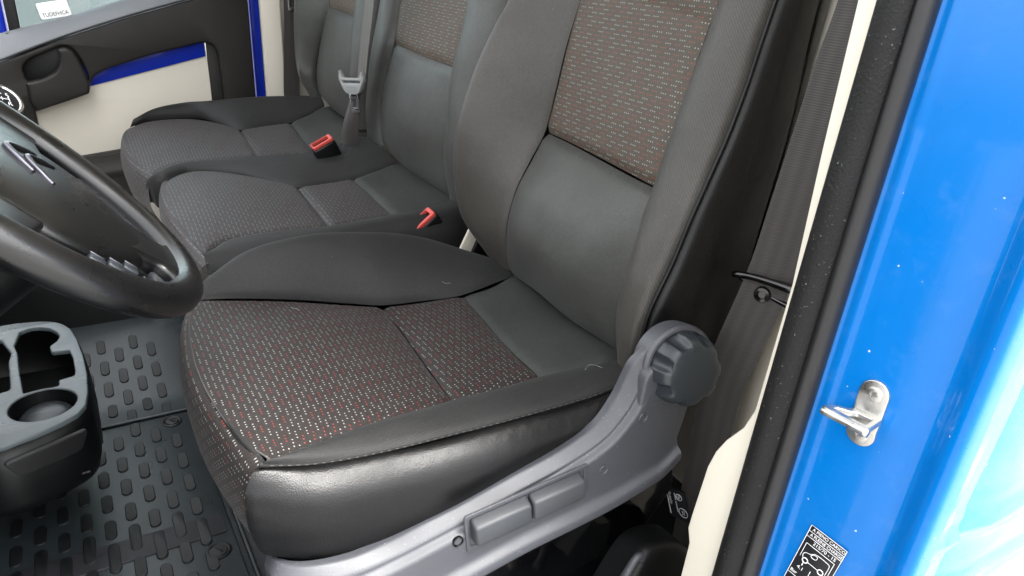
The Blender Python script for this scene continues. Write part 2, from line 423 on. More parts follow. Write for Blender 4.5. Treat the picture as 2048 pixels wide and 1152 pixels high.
# ================================================================ SETTING
def struct(o): o['kind'] = 'structure'; return o
bm = bmesh.new(); bmesh.ops.create_grid(bm, x_segments=2, y_segments=2, size=60)
me = bpy.data.meshes.new('ground'); bm.to_mesh(me); bm.free()
g = link('ground', me, 'asphalt'); g.location = (0, 0, -.75); struct(g)
struct(box('pavement', (1.5, -7, -.80), (9, -.95, -.742), 'pavement', None, .004))
struct(box('cab_floor', (-1.1, -.50, -.03), (.72, 1.45, .030), 'mat', None, .004))
struct(box('cab_bulkhead', (.715, -.47, .03), (.735, 1.46, 1.42), 'cream', None, .003))
struct(box('cab_roof', (-.02, -.44, 1.42), (2.3, 1.40, 1.46), 'cream', None, .01))

# ---- van body: near side pillar, jamb, seals, outer side; far pillar
LEAN = .07
def lean_loft(name, prof, mat, parent, z0=-.25, z1=1.36, nu=60, nv=40, hint=(-1, -1, 0), **kw):
    """vertical extrusion of an (X,Y) profile given at z=.6, leaning with the pillar"""
    rows = [[(x + LEAN * (z - .6), y, z) for z in np.linspace(z0, z1, 5)] for x, y in prof]
    return loft(name, rows, mat, parent, nu, nv, hint, **kw)
body = thing('van_body', 'blue van side with open door jamb, black rubber seals and white pillar trim', 'van body')
lean_loft('door_jamb', [(.399, -.494), (.4045, -.4965), (.408, -.501), (.4085, -.507), (.4105, -.514), (.4125, -.526), (.4150, -.540), (.4175, -.553), (.4205, -.566), (.4250, -.5775), (.4265, -.5825), (.4250, -.5875), (.4215, -.5935), (.4190, -.599), (.4190, -.6040), (.4215, -.6080), (.427, -.6095), (.4400, -.6100)], 'blue', body, nv=110)
def side_panel(x0, x1, name):
    xs = np.linspace(x0, x1, 24); prof = []
    zs = [(-.25, .008), (.30, .004), (.372, .003), (.379, .000), (.386, .0035), (.392, .003), (.435, .002), (.442, -.003), (.449, -.0035), (.456, .0015), (.462, -.0005), (.470, .002), (.56, 0), (.8, 0), (1.1, .006), (1.36, .02)]
    fold = {0: .007, len(xs) + 1: .007}; xs = np.concatenate([[x0], xs, [x1]])
    rows = [[(x + LEAN * (z - .6) * (1 if x < .6 else max(0, 1 - (x - .6) / .4)), -.6100 + dy * min(1, max(0, (x - .4395) / .012)) - .006 * max(0, min(1, (x - .47) / .6)) + (fold.get(q_, 0) if x > .45 else 0), z) for z, dy in zs] for q_, x in enumerate(xs)]
    return loft(name, rows, 'bluepanel', body, 160, 40, (0, -1, 0))
side_panel(.4395, .466, 'side_panel')
side_panel(.470, 2.3, 'side_panel')
lean_loft('panel_gap', [(.460, -.6015), (.466, -.6010), (.472, -.6010), (.478, -.6015)], 'black', body, nv=8)
lean_loft('door_seal', [(.397, -.462), (.386, -.4655), (.3795, -.471), (.378, -.4785), (.382, -.486), (.390, -.4905), (.397, -.490)], 'rubber', body, nv=24)
lean_loft('outer_seal', [(.400, -.487), (.392, -.4885), (.389, -.4935), (.392, -.4990), (.399, -.5015), (.407, -.4990)], 'rubber2', body, nv=20)
tr = [(-.4665, 1.30), (-.4665, .95), (-.4665, .83), (-.468, .76), (-.466, .614), (-.4625, .455), (-.466, .317), (-.466, .03),
      (-.428, .03), (-.428, .275), (-.4275, .322), (-.4215, .336), (-.422, .352), (-.4255, .412), (-.430, .432), (-.438, .450), (-.452, .472), (-.4585, .494), (-.4595, .613), (-.4525, .722), (-.4475, .828), (-.442, .95), (-.43, 1.30)]
plate('pillar_trim', tr, [], .004, .0015, 'white', body, YZ(.394, LEAN))
loft('pillar_inner_trim', [[(.40 + LEAN * (z - .6), -.4615, z) for z in np.linspace(.03, 1.36, 5)], [(.42, -.455, z) for z in np.linspace(.03, 1.36, 5)], [(.55, -.45, z) for z in np.linspace(.03, 1.36, 5)], [(.72, -.44, z) for z in np.linspace(.03, 1.36, 5)]], 'cream', body, hint=(0, 1, 0))
bp = lambda dx, y: [(.553 + dx + .078 * z / .8, y, z) for z in np.linspace(.03, 1.40, 5)]
loft('belt_pillar_trim', [bp(-.01, -.462), bp(0, -.36), bp(.008, -.25), bp(.05, -.215)], 'cream', body, hint=(-1, 0, 0))
# far side pillar: blue edge, cream trim
box('far_pillar_edge', (.362, 1.40, .0), (.388, 1.47, 1.36), 'bluedoor', body, .004)
box('far_pillar_trim', (.388, 1.385, .03), (.444, 1.47, 1.36), 'cream', body, .006)
box('far_pillar_inner', (.450, 1.42, .03), (.716, 1.47, 1.36), 'cream', body, .004)
box('front_pillar', (-.235, 1.425, .30), (-.208, 1.50, 1.2), 'bluedoor', body, .004)
box('door_sill', (-.20, 1.02, .03), (.30, 1.40, .185), 'cream', body, .012)

# ================================================================ DRIVER SEAT
seat = thing('driver_car_seat', 'black dotted cloth driver seat with grey plastic side cover and round knob', 'car seat')
cush = bpy.data.objects.new('cushion', None); C.objects.link(cush); cush.parent = seat
back = bpy.data.objects.new('backrest', None); C.objects.link(back); back.parent = seat
S_f = [(.013, .168, .398), (.079, .161, .388), (.145, .151, .378), (.214, .138, .365), (.259, .124, .360), (.316, .116, .360), (.384, .107, .363), (.485, .121, .375)]
S_n = [(.016, -.234, .408), (.048, -.214, .398), (.105, -.192, .388), (.167, -.176, .378), (.238, -.161, .370), (.301, -.160, .368), (.359, -.159, .369), (.411, -.171, .375), (.460, -.186, .385)]
front = [(.013, .168, .398), (.000, .130, .398), (-.010, .075, .399), (-.016, .0, .400), (-.016, -.055, .400), (-.012, -.11, .402), (-.001, -.185, .405), (.016, -.234, .408)]
mids = [(.259, .124, .360), (.256, .047, .361), (.247, -.061, .364), (.238, -.161, .370)]
rear = [(.384, .107, .363), (.374, .008, .362), (.365, -.087, .364), (.359, -.159, .369)]
AXC = ((0, 1, 0), (1, 0, -.3))
loft('front_insert', [front, [(.079, .161, .388), (.066, .06, .398), (.058, -.05, .402), (.055, -.15, .402), (.060, -.209, .396)],
     [(.145, .151, .378), (.135, .05, .390), (.125, -.05, .393), (.120, -.187, .386)], [(.214, .138, .365), (.205, .04, .375), (.195, -.06, .378), (.190, -.171, .3755)], mids],
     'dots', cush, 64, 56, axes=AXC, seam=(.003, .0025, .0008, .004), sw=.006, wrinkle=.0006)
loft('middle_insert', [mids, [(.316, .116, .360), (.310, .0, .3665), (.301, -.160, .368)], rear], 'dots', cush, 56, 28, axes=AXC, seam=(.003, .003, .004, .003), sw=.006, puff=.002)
loft('rear_panel', [rear, [(.435, .110, .367), (.43, -.03, .366), (.415, -.172, .3765)], [(.485, .121, .375), (.485, -.03, .372), (.460, -.186, .385)], [(.55, .12, .37), (.55, -.03, .365), (.54, -.19, .375)]],
     'plain', cush, 48, 24, seam=(.003, .003, .0025, 0), sw=.006, wrinkle=.0007)
loft('far_bolster', [S_f,
     [(.018, .182, .404), (.082, .180, .420), (.148, .176, .424), (.217, .168, .419), (.263, .158, .412), (.322, .152, .403), (.392, .146, .391), (.488, .140, .378)],
     [(.030, .205, .409), (.092, .209, .441), (.165, .211, .451), (.240, .211, .447), (.303, .211, .438), (.372, .209, .419), (.445, .198, .390), (.500, .165, .374)],
     [(.034, .226, .392), (.095, .242, .412), (.168, .247, .420), (.243, .248, .417), (.306, .247, .408), (.376, .243, .392), (.448, .228, .370), (.51, .19, .36)],
     [(.034, .236, .34), (.095, .252, .34), (.168, .256, .34), (.243, .257, .34), (.306, .256, .34), (.376, .252, .335), (.448, .235, .33), (.51, .2, .33)],
     [(.034, .226, .26), (.095, .24, .26), (.168, .245, .26), (.243, .245, .26), (.306, .245, .26), (.376, .24, .26), (.448, .225, .26), (.51, .2, .26)]],
     'bolster', cush, 64, 60, (0, .3, 1), seam=(0, 0, .003, 0), wrinkle=.0008, seed=3)
S_out = [(.006, -.242, .410), (.049, -.243, .398), (.087, -.245, .3935), (.137, -.248, .392), (.191, -.250, .392), (.250, -.250, .390), (.314, -.250, .390), (.382, -.250, .391), (.440, -.250, .395)]
loft('near_bolster', [S_n, [(.014, -.238, .4115), (.05, -.229, .405), (.097, -.220, .400), (.152, -.213, .397), (.214, -.207, .393), (.276, -.206, .391), (.337, -.206, .391), (.398, -.212, .394), (.452, -.220, .398)], S_out],
     'bolster', cush, 64, 20, seam=(0, 0, .003, .003), sw=.005, wrinkle=.0006, seed=5)
loft('side_panel', [S_out,
     [(-.004, -.2485, .406), (.046, -.2545, .394), (.086, -.258, .389), (.137, -.262, .3875), (.191, -.264, .3875), (.250, -.264, .386), (.314, -.264, .386), (.382, -.263, .387), (.440, -.262, .391)],
     [(-.0125, -.2555, .388), (.040, -.270, .378), (.086, -.275, .373), (.137, -.278, .372), (.191, -.279, .3725), (.250, -.279, .373), (.314, -.277, .375), (.382, -.274, .378), (.440, -.27, .382)],
     [(-.0135, -.256, .355), (.038, -.275, .350), (.086, -.281, .346), (.137, -.284, .346), (.191, -.2845, .350), (.250, -.2835, .356), (.314, -.2805, .365), (.382, -.277, .37), (.440, -.272, .372)],
     [(-.004, -.246, .312), (.042, -.266, .305), (.086, -.2745, .302), (.137, -.279, .304), (.191, -.2795, .312), (.250, -.2785, .322), (.314, -.277, .338), (.382, -.274, .355), (.440, -.27, .36)]],
     'leather', cush, 90, 44, (0, -1, .3), seam=(.002, 0, .0025, 0), sw=.004, wrinkle=.0012, seed=11)
def drop(rows, dx, dz, ny=0): return [(x + dx, y + ny * (1 if y > 0 else -1), z + dz) for x, y, z in rows]
fs = [(.022, .186, .397)] + front[:-1] + [(.0085, -.2385, .4095)]
loft('front_skirt', [fs, drop(fs, -.010, -.009), drop(fs, -.016, -.032), drop(fs, -.016, -.065), drop(fs, -.010, -.095), drop(fs, .012, -.125)],
     'dots', cush, 70, 40, (-1, 0, .2), axes=((0, 1, 0), (0, 0, 1)), seam=(0, .002, .0008, 0), sw=.004, wrinkle=.0006, seed=2)
tube('piping', [tuple(np.array(p) + (-.0005, 0, -.0004)) for p in front], .0010, 'thread', cush, 60, 6)
tube('outer_seam', [tuple(np.array(p) + (0, -.0005, -.0005)) for p in S_out], .0012, 'seam', cush, 60, 6)
tube('corner_seam', [front[-3], front[-2], (.009, -.2325, .4055), (.0055, -.2405, .4080), S_out[0]], [.0008, .0014, .0026, .003, .0024], 'bolster', cush, 24, 8)
# stitches along the outer seam
st = cr(S_out, 110); bm = bmesh.new()
for a in range(2, 96, 2):
    p, q = st[a], st[a + 1]; d = unit(q - p); u_ = np.array([0, -.35, .94])
    s_ = np.cross(d, u_)
    vs = [bm.verts.new(tuple(p + d * i * .0032 + s_ * j * .0005 + np.array([0, -.0022, .0002]) + u_ * k_ * .0008)) for i in (0, 1) for j in (-1, 1) for k_ in (0, 1)]
    bmesh.ops.convex_hull(bm, input=vs)
me = bpy.data.meshes.new('stitching'); bm.to_mesh(me); bm.free(); link('stitching', me, 'stitch', cush)

for pts in ([(.392, -.205, .3945), (.402, -.200, .3965), (.408, -.205, .397), (.413, -.212, .396)], [(.350, .135, .384), (.357, .130, .381), (.361, .124, .3785), (.370, .122, .378)], [(.120, .10, .3935), (.126, .092, .394), (.128, .084, .3945)]):
    tube('lint_thread', pts, .00022, 'tongue', cush, 24, 4)
# backrest
UP = [(.604, .0), (.93, .0)]
B_f = [(.478, .120, .378), (.464, .125, .450), (.477, .125, .515), (.502, .125, .563), (.523, .123, .604)]
B_n = [(.476, -.178, .380), (.461, -.170, .446), (.470, -.170, .512), (.485, -.163, .565), (.503, -.155, .598)]
loft('lumbar_panel', [[(.545, .118, .372), (.550, -.03, .365), (.545, -.18, .375)], [B_f[0], (.478, .04, .377), (.474, -.08, .377), B_n[0]], [B_f[1], (.447, .05, .450), (.442, -.09, .448), B_n[1]],
     [B_f[2], (.461, .05, .515), (.452, -.09, .513), B_n[2]], [B_f[3], (.488, .05, .563), (.478, -.09, .563), B_n[3]], [B_f[4], (.519, .05, .604), (.510, -.08, .600), B_n[4]]],
     'plain_lit', back, 52, 50, (-1, 0, 0), seam=(.0025, .0025, 0, .004), sw=.006, wrinkle=.0008, seed=9)
AXB = ((0, 1, 0), (.22, 0, .97))
ts = [(.568, .120, .812), (.566, .03, .810), (.560, -.08, .803), (.555, -.155, .796)]
loft('back_insert', [[B_f[4], (.519, .05, .604), (.510, -.08, .600), B_n[4]], [(.534, .12, .666), (.533, .03, .668), (.526, -.08, .667), (.519, -.155, .666)],
     [(.548, .12, .737), (.550, .03, .738), (.546, -.08, .737), (.538, -.155, .736)], ts], 'dots_lit', back, 56, 52, (-1, 0, .2), axes=AXB, seam=(.0025, .0025, .004, .003), sw=.006, puff=.003)
loft('upper_insert', [ts, [(.60, .12, .93), (.602, -.02, .93), (.595, -.155, .92)], [(.635, .12, 1.06), (.635, -.02, 1.06), (.63, -.155, 1.05)]], 'dots_lit', back, 40, 24, (-1, 0, .2), axes=AXB, seam=(.0025, .0025, .003, 0))
BF = B_f + [(.534, .12, .666), (.548, .12, .737), (.568, .12, .812), (.60, .12, .93), (.635, .12, 1.06)]
BN = B_n + [(.519, -.155, .666), (.538, -.155, .736), (.555, -.155, .796), (.595, -.155, .92), (.63, -.155, 1.05)]
crf = [(.470, .190, .385), (.434, .218, .450), (.422, .222, .520), (.424, .222, .575), (.431, .222, .614), (.451, .222, .675), (.480, .22, .737), (.516, .22, .805), (.56, .215, .93), (.61, .2, 1.06)]
loft('far_back_bolster', [BF, [(.474, .148, .380), (.447, .165, .450), (.447, .168, .517), (.462, .168, .570), (.475, .168, .610), (.490, .168, .670), (.513, .166, .737), (.541, .165, .808), (.58, .165, .93), (.62, .16, 1.06)], crf,
     [(x + .015, y + .020, z) for x, y, z in crf], [(x + .06, y + .028, z) for x, y, z in crf], [(.62 + (z - .5) * .12, .235, z) for x, y, z in crf]],
     'twill', back, 80, 50, (-1, .3, 0), seam=(0, 0, .003, 0), wrinkle=.001, seed=4)
pip = [(.440, -.236, .395), (.442, -.240, .44), (.449, -.24, .48), (.471, -.24, .532), (.489, -.24, .585), (.508, -.24, .635), (.524, -.24, .678), (.538, -.24, .726), (.549, -.24, .777), (.558, -.24, .816), (.587, -.236, .92), (.625, -.225, 1.05)]
bn = cr(BN, 40); pc = cr(pip, 40)
mid1 = [tuple(bn[i] * .62 + pc[i] * .38 + np.array([-.016, 0, 0])) for i in range(0, 40, 3)] + [tuple(bn[39] * .62 + pc[39] * .38 + np.array([-.016, 0, 0]))]
mid2 = [tuple(bn[i] * .22 + pc[i] * .78 + np.array([-.014, -.002, 0])) for i in range(0, 40, 3)] + [tuple(bn[39] * .22 + pc[39] * .78 + np.array([-.014, -.002, 0]))]
loft('near_back_bolster', [BN, mid1, mid2, pip], 'twill', back, 80, 30, (-1, -.2, 0), seam=(0, 0, .003, .002), sw=.005, wrinkle=.0008, seed=6)
re_ = [(.575, -.225, .380), (.590, -.235, .44), (.600, -.24, .48), (.608, -.24, .532), (.614, -.24, .585), (.618, -.24, .635), (.622, -.24, .678), (.624, -.24, .726), (.626, -.24, .777), (.628, -.24, .816), (.64, -.236, .92), (.66, -.225, 1.05)]
loft('back_side_panel', [pip, [(x + .012, y - .010, z) for x, y, z in pip], [(x * .62 + p[0] * .38, y - .016, z) for (x, y, z), p in zip(pip, re_)], [(x * .15 + p[0] * .85, y - .010, z) for (x, y, z), p in zip(pip, re_)], re_],
     'leather', back, 80, 30, (0, -1, 0), seam=(0, 0, .002, 0), sw=.004, wrinkle=.002, seed=8)
loft('back_shell', [re_, [(x + .03, y + .03, z) for x, y, z in re_], [(x + .035, .0, z) for x, y, z in re_], [(x + .03, .20, z) for x, y, z in re_], [(x, .235, z) for x, y, z in re_]], 'black', back, 30, 24, (1, 0, 0))
tube('back_piping', [tuple(np.array(p) + (-.001, -.0015, 0)) for p in pip], .0021, 'leather', back, 90, 8)

# grey plastic side cover
cov = bpy.data.objects.new('side_cover', None); C.objects.link(cov); cov.parent = seat
lip0 = [(.004, -.235, .300), (.010, -.258, .306), (.030, -.276, .308), (.070, -.285, .3085), (.108, -.285, .312), (.147, -.286, .321), (.188, -.287, .330), (.248, -.287, .3455), (.307, -.287, .360), (.352, -.287, .380), (.374, -.287, .408), (.385, -.287, .432), (.392, -.288, .449), (.408, -.290, .464), (.425, -.292, .474)]
lip1 = [(.000, -.240, .292), (.004, -.268, .296), (.026, -.287, .298), (.070, -.296, .3015), (.110, -.2965, .306), (.149, -.297, .314), (.190, -.2975, .3235), (.250, -.2975, .338), (.309, -.2975, .353), (.353, -.2975, .371), (.379, -.2975, .397), (.391, -.297, .418), (.399, -.297, .436), (.414, -.297, .452), (.430, -.297, .462)]
ch = [(.000, -.246, .281), (.004, -.276, .285), (.027, -.297, .287), (.072, -.307, .289), (.112, -.3085, .295), (.151, -.309, .3035), (.192, -.3095, .313), (.252, -.3095, .328), (.313, -.3095, .344), (.357, -.3095, .362), (.385, -.3095, .388), (.397, -.309, .406), (.406, -.308, .422), (.420, -.307, .436), (.436, -.306, .446)]
rd0 = [(.004, -.246, .245), (.008, -.276, .247), (.030, -.299, .249), (.075, -.3085, .252), (.115, -.310, .258), (.154, -.310, .2665), (.195, -.310, .275), (.255, -.310, .2865), (.313, -.310, .294), (.361, -.310, .301), (.395, -.310, .309), (.420, -.310, .316), (.432, -.310, .320), (.446, -.309, .328), (.458, -.308, .336)]
rd1 = [(x, y - .010, z - .008) for x, y, z in rd0]
rd2 = [(x, y - .010, z - .020) for x, y, z in rd0]
rd3 = [(x + .004, y + .012, z - .024) for x, y, z in rd0]
lipb = [(x, y + .010, z - .002) for x, y, z in lip0]
def strong(rows, frac=.12):
    """duplicate rows a little to either side so that the lofted edges stay crisp"""
    out = [rows[0]]
    R_ = [np.array(r, float) for r in rows]
    for a in range(1, len(R_) - 1):
        out.append([tuple(p) for p in R_[a] + (R_[a - 1] - R_[a]) * frac]); out.append([tuple(p) for p in R_[a] + (R_[a + 1] - R_[a]) * frac])
    return out + [rows[-1]]
gr0 = [tuple(np.array(a) * .55 + np.array(b) * .45 + (0, .0025, -.0005)) for a, b in zip(lip1, ch)]
gr00 = [tuple(np.array(a) * .8 + np.array(b) * .2) for a, b in zip(lip1, ch)]
loft('cover_shell', strong([lipb, lip0, lip1, gr00, gr0, ch, rd0, rd1, rd2, rd3]), 'grey', cov, 120, 100, (0, -1, 0))
plate('cover_end', rounded([(.395, .442), (.392, .400), (.400, .335), (.452, .331), (.462, .350), (.470, .40), (.478, .44), (.45, .47)], [.01, .005, .005, .004, .01, .02, .02, .02]), [], .012, .004, 'grey', cov, XZ(-.296))
KC = np.array([.446, -.300, .439])
KN = unit((-.10, -.98, .17)); KX = unit(np.cross((0, 0, 1), KN)); KY = np.cross(KN, KX)
kf = frame(KC, KX, KY, KN)
lathe('knob_shroud', [(.046, -.022), (.0475, -.004), (.047, .002), (.0445, .005), (.042, .0055), (.041, .003)], kf, 'grey', cov, 64)
for x, z in ((.350, .335), (.397, .390), (.174, .3065)):
    lathe('screw_recess', [(.0058, -.002), (.0060, .0012), (.0054, .0018), (.0046, .0012), (.0040, -.001), (.0008, -.002)], frame((x, -.3095, z), (1, 0, 0), (0, 0, 1), (0, -1, 0)), 'black' if x < .2 else 'grey', cov, 20)
# recess for the two levers and the levers
lv = unit((.133, 0, .0145)); lvu = unit((-.0145, 0, .133))
rf = frame((.254, -.3095, .3215), lv, lvu, (0, -1, 0))
plate('lever_recess', rounded([(-.073, -.026), (.076, -.026), (.076, .022), (-.073, .022)], [.004, .012, .003, .004]), [rounded([(-.068, -.020), (.070, -.020), (.070, .017), (-.068, .017)], [.004, .009, .003, .003])], .0016, .0007, 'grey', cov, rf)
plate('recess_floor', rounded([(-.069, -.021), (.071, -.021), (.071, .018), (-.069, .018)], .004), [], .0006, .0002, 'grey2', cov, frame((.254, -.3088, .3215), lv, lvu, (0, -1, 0)))
def lever(x0, x1):
    o = box('height_lever', (x0, -.013, -.002), (x1, .0165, .013), 'grey2', cov, .0035, fn=lambda x, y, z: rf(x, y - (.004 * (z > .005)) * (1 if y > 0 else 0), z), seg=3)
    return o
lever(-.0665, -.0012); lever(.0012, .0655)
# recline knob with scalloped rim
def scal(a, r, h):
    if h > .030 or h < .004: s = 0
    else: s = 1
    b = (a * 8 / (2 * math.pi)) % 1.0 - .5
    depth = .0062 * max(0, 1 - (abs(b) / .27) ** 2.5) * (1 if h < .0295 else .35)
    return r - depth * (1 if .004 < h else .3) * (.25 + .75 * min(1, r / .033)) * (1 if r > .024 else 0)
lathe('recline_knob', [(.036, .000), (.0415, .003), (.0418, .010), (.041, .018), (.0395, .024), (.0375, .028), (.0345, .031), (.031, .0328), (.024, .0338), (.015, .0345), (.004, .0348)], kf, 'grey2', seat, 160, scal)
bpy.data.objects['recline_knob'].data.materials.clear(); M['knob'] = plastic('dark grey knob plastic', '#2a2e32', .30, 1600, .18, .06); bpy.data.objects['recline_knob'].data.materials.append(M['knob'])
# black seat frame, rail under the cover
base = bpy.data.objects.new('seat_base', None); C.objects.link(base); base.parent = seat
plate('side_rail', rounded([(.03, .262), (.19, .264), (.30, .282), (.40, .300), (.470, .318), (.492, .262), (.497, .235), (.470, .200), (.44, .165), (.03, .145)], [.004, .004, .004, .004, .004, .006, .01, .02, .01, .01]), [], .008, .003, 'blackgloss', base, XZ(-.272))
loft('rail_flange', [[(.03, -.282, .205), (.20, -.282, .228), (.32, -.282, .243)], [(.03, -.2885, .203), (.20, -.2885, .226), (.32, -.2885, .241)], [(.03, -.289, .196), (.20, -.289, .219), (.32, -.289, .234)], [(.03, -.282, .193), (.20, -.282, .216), (.32, -.282, .231)]], 'blackgloss', base, 20, 12, (0, -1, 0))
box('pedestal', (.05, -.262, .03), (.46, .21, .25), 'blackgloss', base, .01)
box('seat_pan', (.02, -.24, .235), (.50, .225, .33), 'black', base, .02)
plate('front_bracket', rounded([(.0, .235), (.03, .245), (.035, .29), (.004, .285)], .004), [], .003, .001, 'black', base, XZ(-.232))
# white bracket with bolt at the inboard rear corner of the seat
plate('inboard_bracket', rounded([(.440, .300), (.476, .345), (.505, .425), (.487, .43), (.455, .365), (.425, .310)], .006), [], .003, .001, 'white', base, XZ(.268))
plate('hinge_plate', rounded([(.455, .30), (.53, .30), (.53, .42), (.495, .40), (.475, .355)], .008), [], .004, .0015, 'black', base, XZ(.262))
lathe('hinge_bolt', [(.007, 0), (.007, .003), (.005, .005), (.003, .0035), (.001, .0035)], frame((.487, .257, .352), (1, 0, 0), (0, 0, 1), (0, -1, 0)), 'steel', base, 16)

# handbrake
hb = thing('handbrake', 'black handbrake lever and rounded plastic boot beside the driver seat base', 'handbrake')
loft('boot', [[(.36, -.30, .155), (.40, -.30, .214), (.44, -.30, .214), (.475, -.30, .190), (.51, -.30, .12), (.52, -.30, .03)], [(.36, -.312, .155), (.40, -.312, .216), (.44, -.312, .216), (.475, -.312, .192), (.512, -.312, .12), (.522, -.312, .03)],
     [(.36, -.345, .150), (.40, -.345, .212), (.44, -.345, .212), (.475, -.345, .188), (.51, -.345, .12), (.52, -.345, .03)], [(.36, -.352, .10), (.40, -.352, .16), (.44, -.352, .16), (.47, -.352, .14), (.50, -.352, .09), (.51, -.352, .03)]], 'black', hb, 40, 20, (0, -1, 1))
tube('lever', [(.345, -.335, .105), (.358, -.343, .165), (.374, -.345, .200), (.384, -.345, .219), (.391, -.345, .224), (.397, -.345, .214)], [.009, .008, .007, .006, .005, .004], 'grey', hb, 40, 10)

# ================================================================ PASSENGER BENCH
bench = thing('passenger_bench', 'two-place passenger bench in dark dotted cloth behind the driver seat', 'bench seat')
bc = bpy.data.objects.new('bench_cushion', None); C.objects.link(bc); bc.parent = bench
bb1 = bpy.data.objects.new('middle_backrest', None); C.objects.link(bb1); bb1.parent = bench
bb2 = bpy.data.objects.new('outer_backrest', None); C.objects.link(bb2); bb2.parent = bench
# middle place (nearer), far to near
Af0 = [(.045, .768, .396), (.034, .700, .398), (.030, .600, .395), (.034, .500, .391), (.051, .359, .383)]
A1 = [(.095, .803, .401), (.092, .70, .404), (.088, .56, .401), (.091, .411, .385)]
A2 = [(.170, .772, .400), (.168, .68, .402), (.166, .56, .399), (.166, .420, .386)]
Am = [(.275, .646, .395), (.273, .56, .391), (.270, .414, .386)]
Ar = [(.398, .668, .395), (.398, .55, .391), (.398, .424, .386)]
Aj = [(.515, .705, .410), (.520, .57, .403), (.530, .43, .399)]
BX = dict(axes=((0, 1, 0), (1, 0, -.2)))
loft('middle_front_insert', [Af0, A1, A2, Am], 'dots_bench', bc, 56, 44, seam=(.003, .003, .001, .004), wrinkle=.0007, **BX)
loft('middle_rear_insert', [Am, [(.336, .657, .394), (.334, .55, .393), (.332, .419, .386)], Ar], 'dots_bench', bc, 44, 24, seam=(.003, .003, .004, .003), puff=.002, **BX)
loft('middle_rear_panel', [Ar, [(.457, .69, .401), (.459, .56, .396), (.464, .427, .391)], Aj, [(.58, .705, .40), (.58, .57, .395), (.58, .43, .39)]], 'plain', bc, 40, 20, seam=(.003, .003, .003, 0), wrinkle=.0008)
An = [(.051, .359, .383), (.091, .411, .385), (.166, .420, .386), (.270, .414, .386), (.332, .419, .386), (.398, .424, .386), (.464, .427, .391), (.530, .43, .399)]
loft('near_edge', [An, [(.049, .346, .392), (.10, .368, .398), (.17, .370, .402), (.26, .366, .405), (.33, .367, .408), (.39, .370, .410), (.46, .38, .413), (.525, .40, .418)],
     [(.047, .335, .388), (.11, .332, .393), (.18, .330, .400), (.25, .330, .405), (.33, .330, .410), (.39, .330, .412), (.46, .335, .414), (.52, .35, .418)],
     [(.047, .322, .36), (.11, .312, .365), (.18, .310, .372), (.25, .310, .375), (.33, .310, .375), (.39, .310, .375), (.46, .315, .375), (.52, .33, .375)],
     [(.047, .322, .25), (.11, .312, .25), (.18, .310, .25), (.25, .310, .25), (.33, .310, .25), (.39, .310, .25), (.46, .315, .25), (.52, .33, .25)]], 'bolster', bc, 60, 40, (0, -.5, 1), seam=(0, 0, .003, 0), wrinkle=.0008, seed=21)
tube('near_edge_piping', [(.046, .321, .362), (.11, .311, .367), (.18, .309, .374), (.25, .309, .377), (.33, .309, .377)], .002, 'thread', bc, 40, 6)
# outer place (farther)
Bf0 = [(.016, 1.205, .412), (.000, 1.13, .411), (-.006, 1.02, .408), (.000, .91, .404), (.020, .800, .399)]
B1 = [(.070, 1.246, .418), (.066, 1.12, .417), (.066, .98, .412), (.071, .851, .403)]
B2 = [(.170, 1.243, .418), (.164, 1.12, .416), (.158, 1.0, .411), (.155, .873, .403)]
Bm = [(.256, 1.114, .413), (.252, 1.0, .410), (.247, .881, .404)]
Br = [(.391, 1.153, .416), (.380, 1.01, .411), (.370, .872, .405)]
Bj = [(.500, 1.20, .445), (.495, 1.03, .438), (.490, .885, .432)]
loft('outer_front_insert', [Bf0, B1, B2, Bm], 'dots_bench', bc, 52, 40, seam=(.003, .003, .001, .004), wrinkle=.0007, **BX)
loft('outer_rear_insert', [Bm, [(.324, 1.134, .415), (.317, 1.0, .412), (.308, .877, .404)], Br], 'dots_bench', bc, 40, 24, seam=(.003, .003, .004, .003), puff=.002, **BX)
loft('outer_rear_panel', [Br, [(.448, 1.18, .430), (.44, 1.02, .424), (.43, .88, .418)], Bj, [(.56, 1.2, .44), (.56, 1.03, .43), (.56, .885, .43)]], 'plain', bc, 36, 20, seam=(.003, .003, .003, 0), wrinkle=.0008)
Af = [(.022, .766, .335), (.024, .768, .372), (.045, .768, .396), (.095, .803, .401), (.170, .772, .400), (.226, .705, .398), (.275, .646, .395), (.336, .657, .394), (.398, .668, .395), (.457, .69, .401), (.515, .705, .410)]
Bn = [(.008, .808, .335), (.004, .806, .380), (.020, .800, .399), (.071, .851, .403), (.155, .873, .403), (.205, .879, .4035), (.247, .881, .404), (.308, .877, .404), (.370, .872, .405), (.43, .88, .418), (.490, .885, .432)]
loft('centre_strip', [Af, [tuple(np.array(a) * .5 + np.array(b) * .5 + (0, 0, .010)) for a, b in zip(Af, Bn)], Bn], 'bolster', bc, 60, 24, seam=(0, 0, .003, .003), sw=.005, wrinkle=.0006, seed=31)
Bfar = [(.016, 1.205, .412), (.070, 1.246, .418), (.170, 1.243, .418), (.214, 1.18, .415), (.256, 1.114, .413), (.324, 1.134, .415), (.391, 1.153, .416), (.448, 1.18, .430), (.500, 1.20, .445)]
crB = [(.030, 1.238, .424), (.080, 1.258, .444), (.150, 1.258, .457), (.20, 1.25, .461), (.255, 1.245, .464), (.33, 1.25, .467), (.40, 1.25, .467), (.45, 1.25, .466), (.50, 1.24, .465)]
loft('far_edge', [Bfar, [tuple(np.array(a) * .45 + np.array(b) * .55 + (0, 0, .004)) for a, b in zip(Bfar, crB)], crB, [(x, y + .04, z - .03) for x, y, z in crB], [(x, y + .045, .28) for x, y, z in crB]], 'bolster', bc, 56, 40, (0, .2, 1), seam=(0, 0, .003, 0), wrinkle=.0008, seed=33)
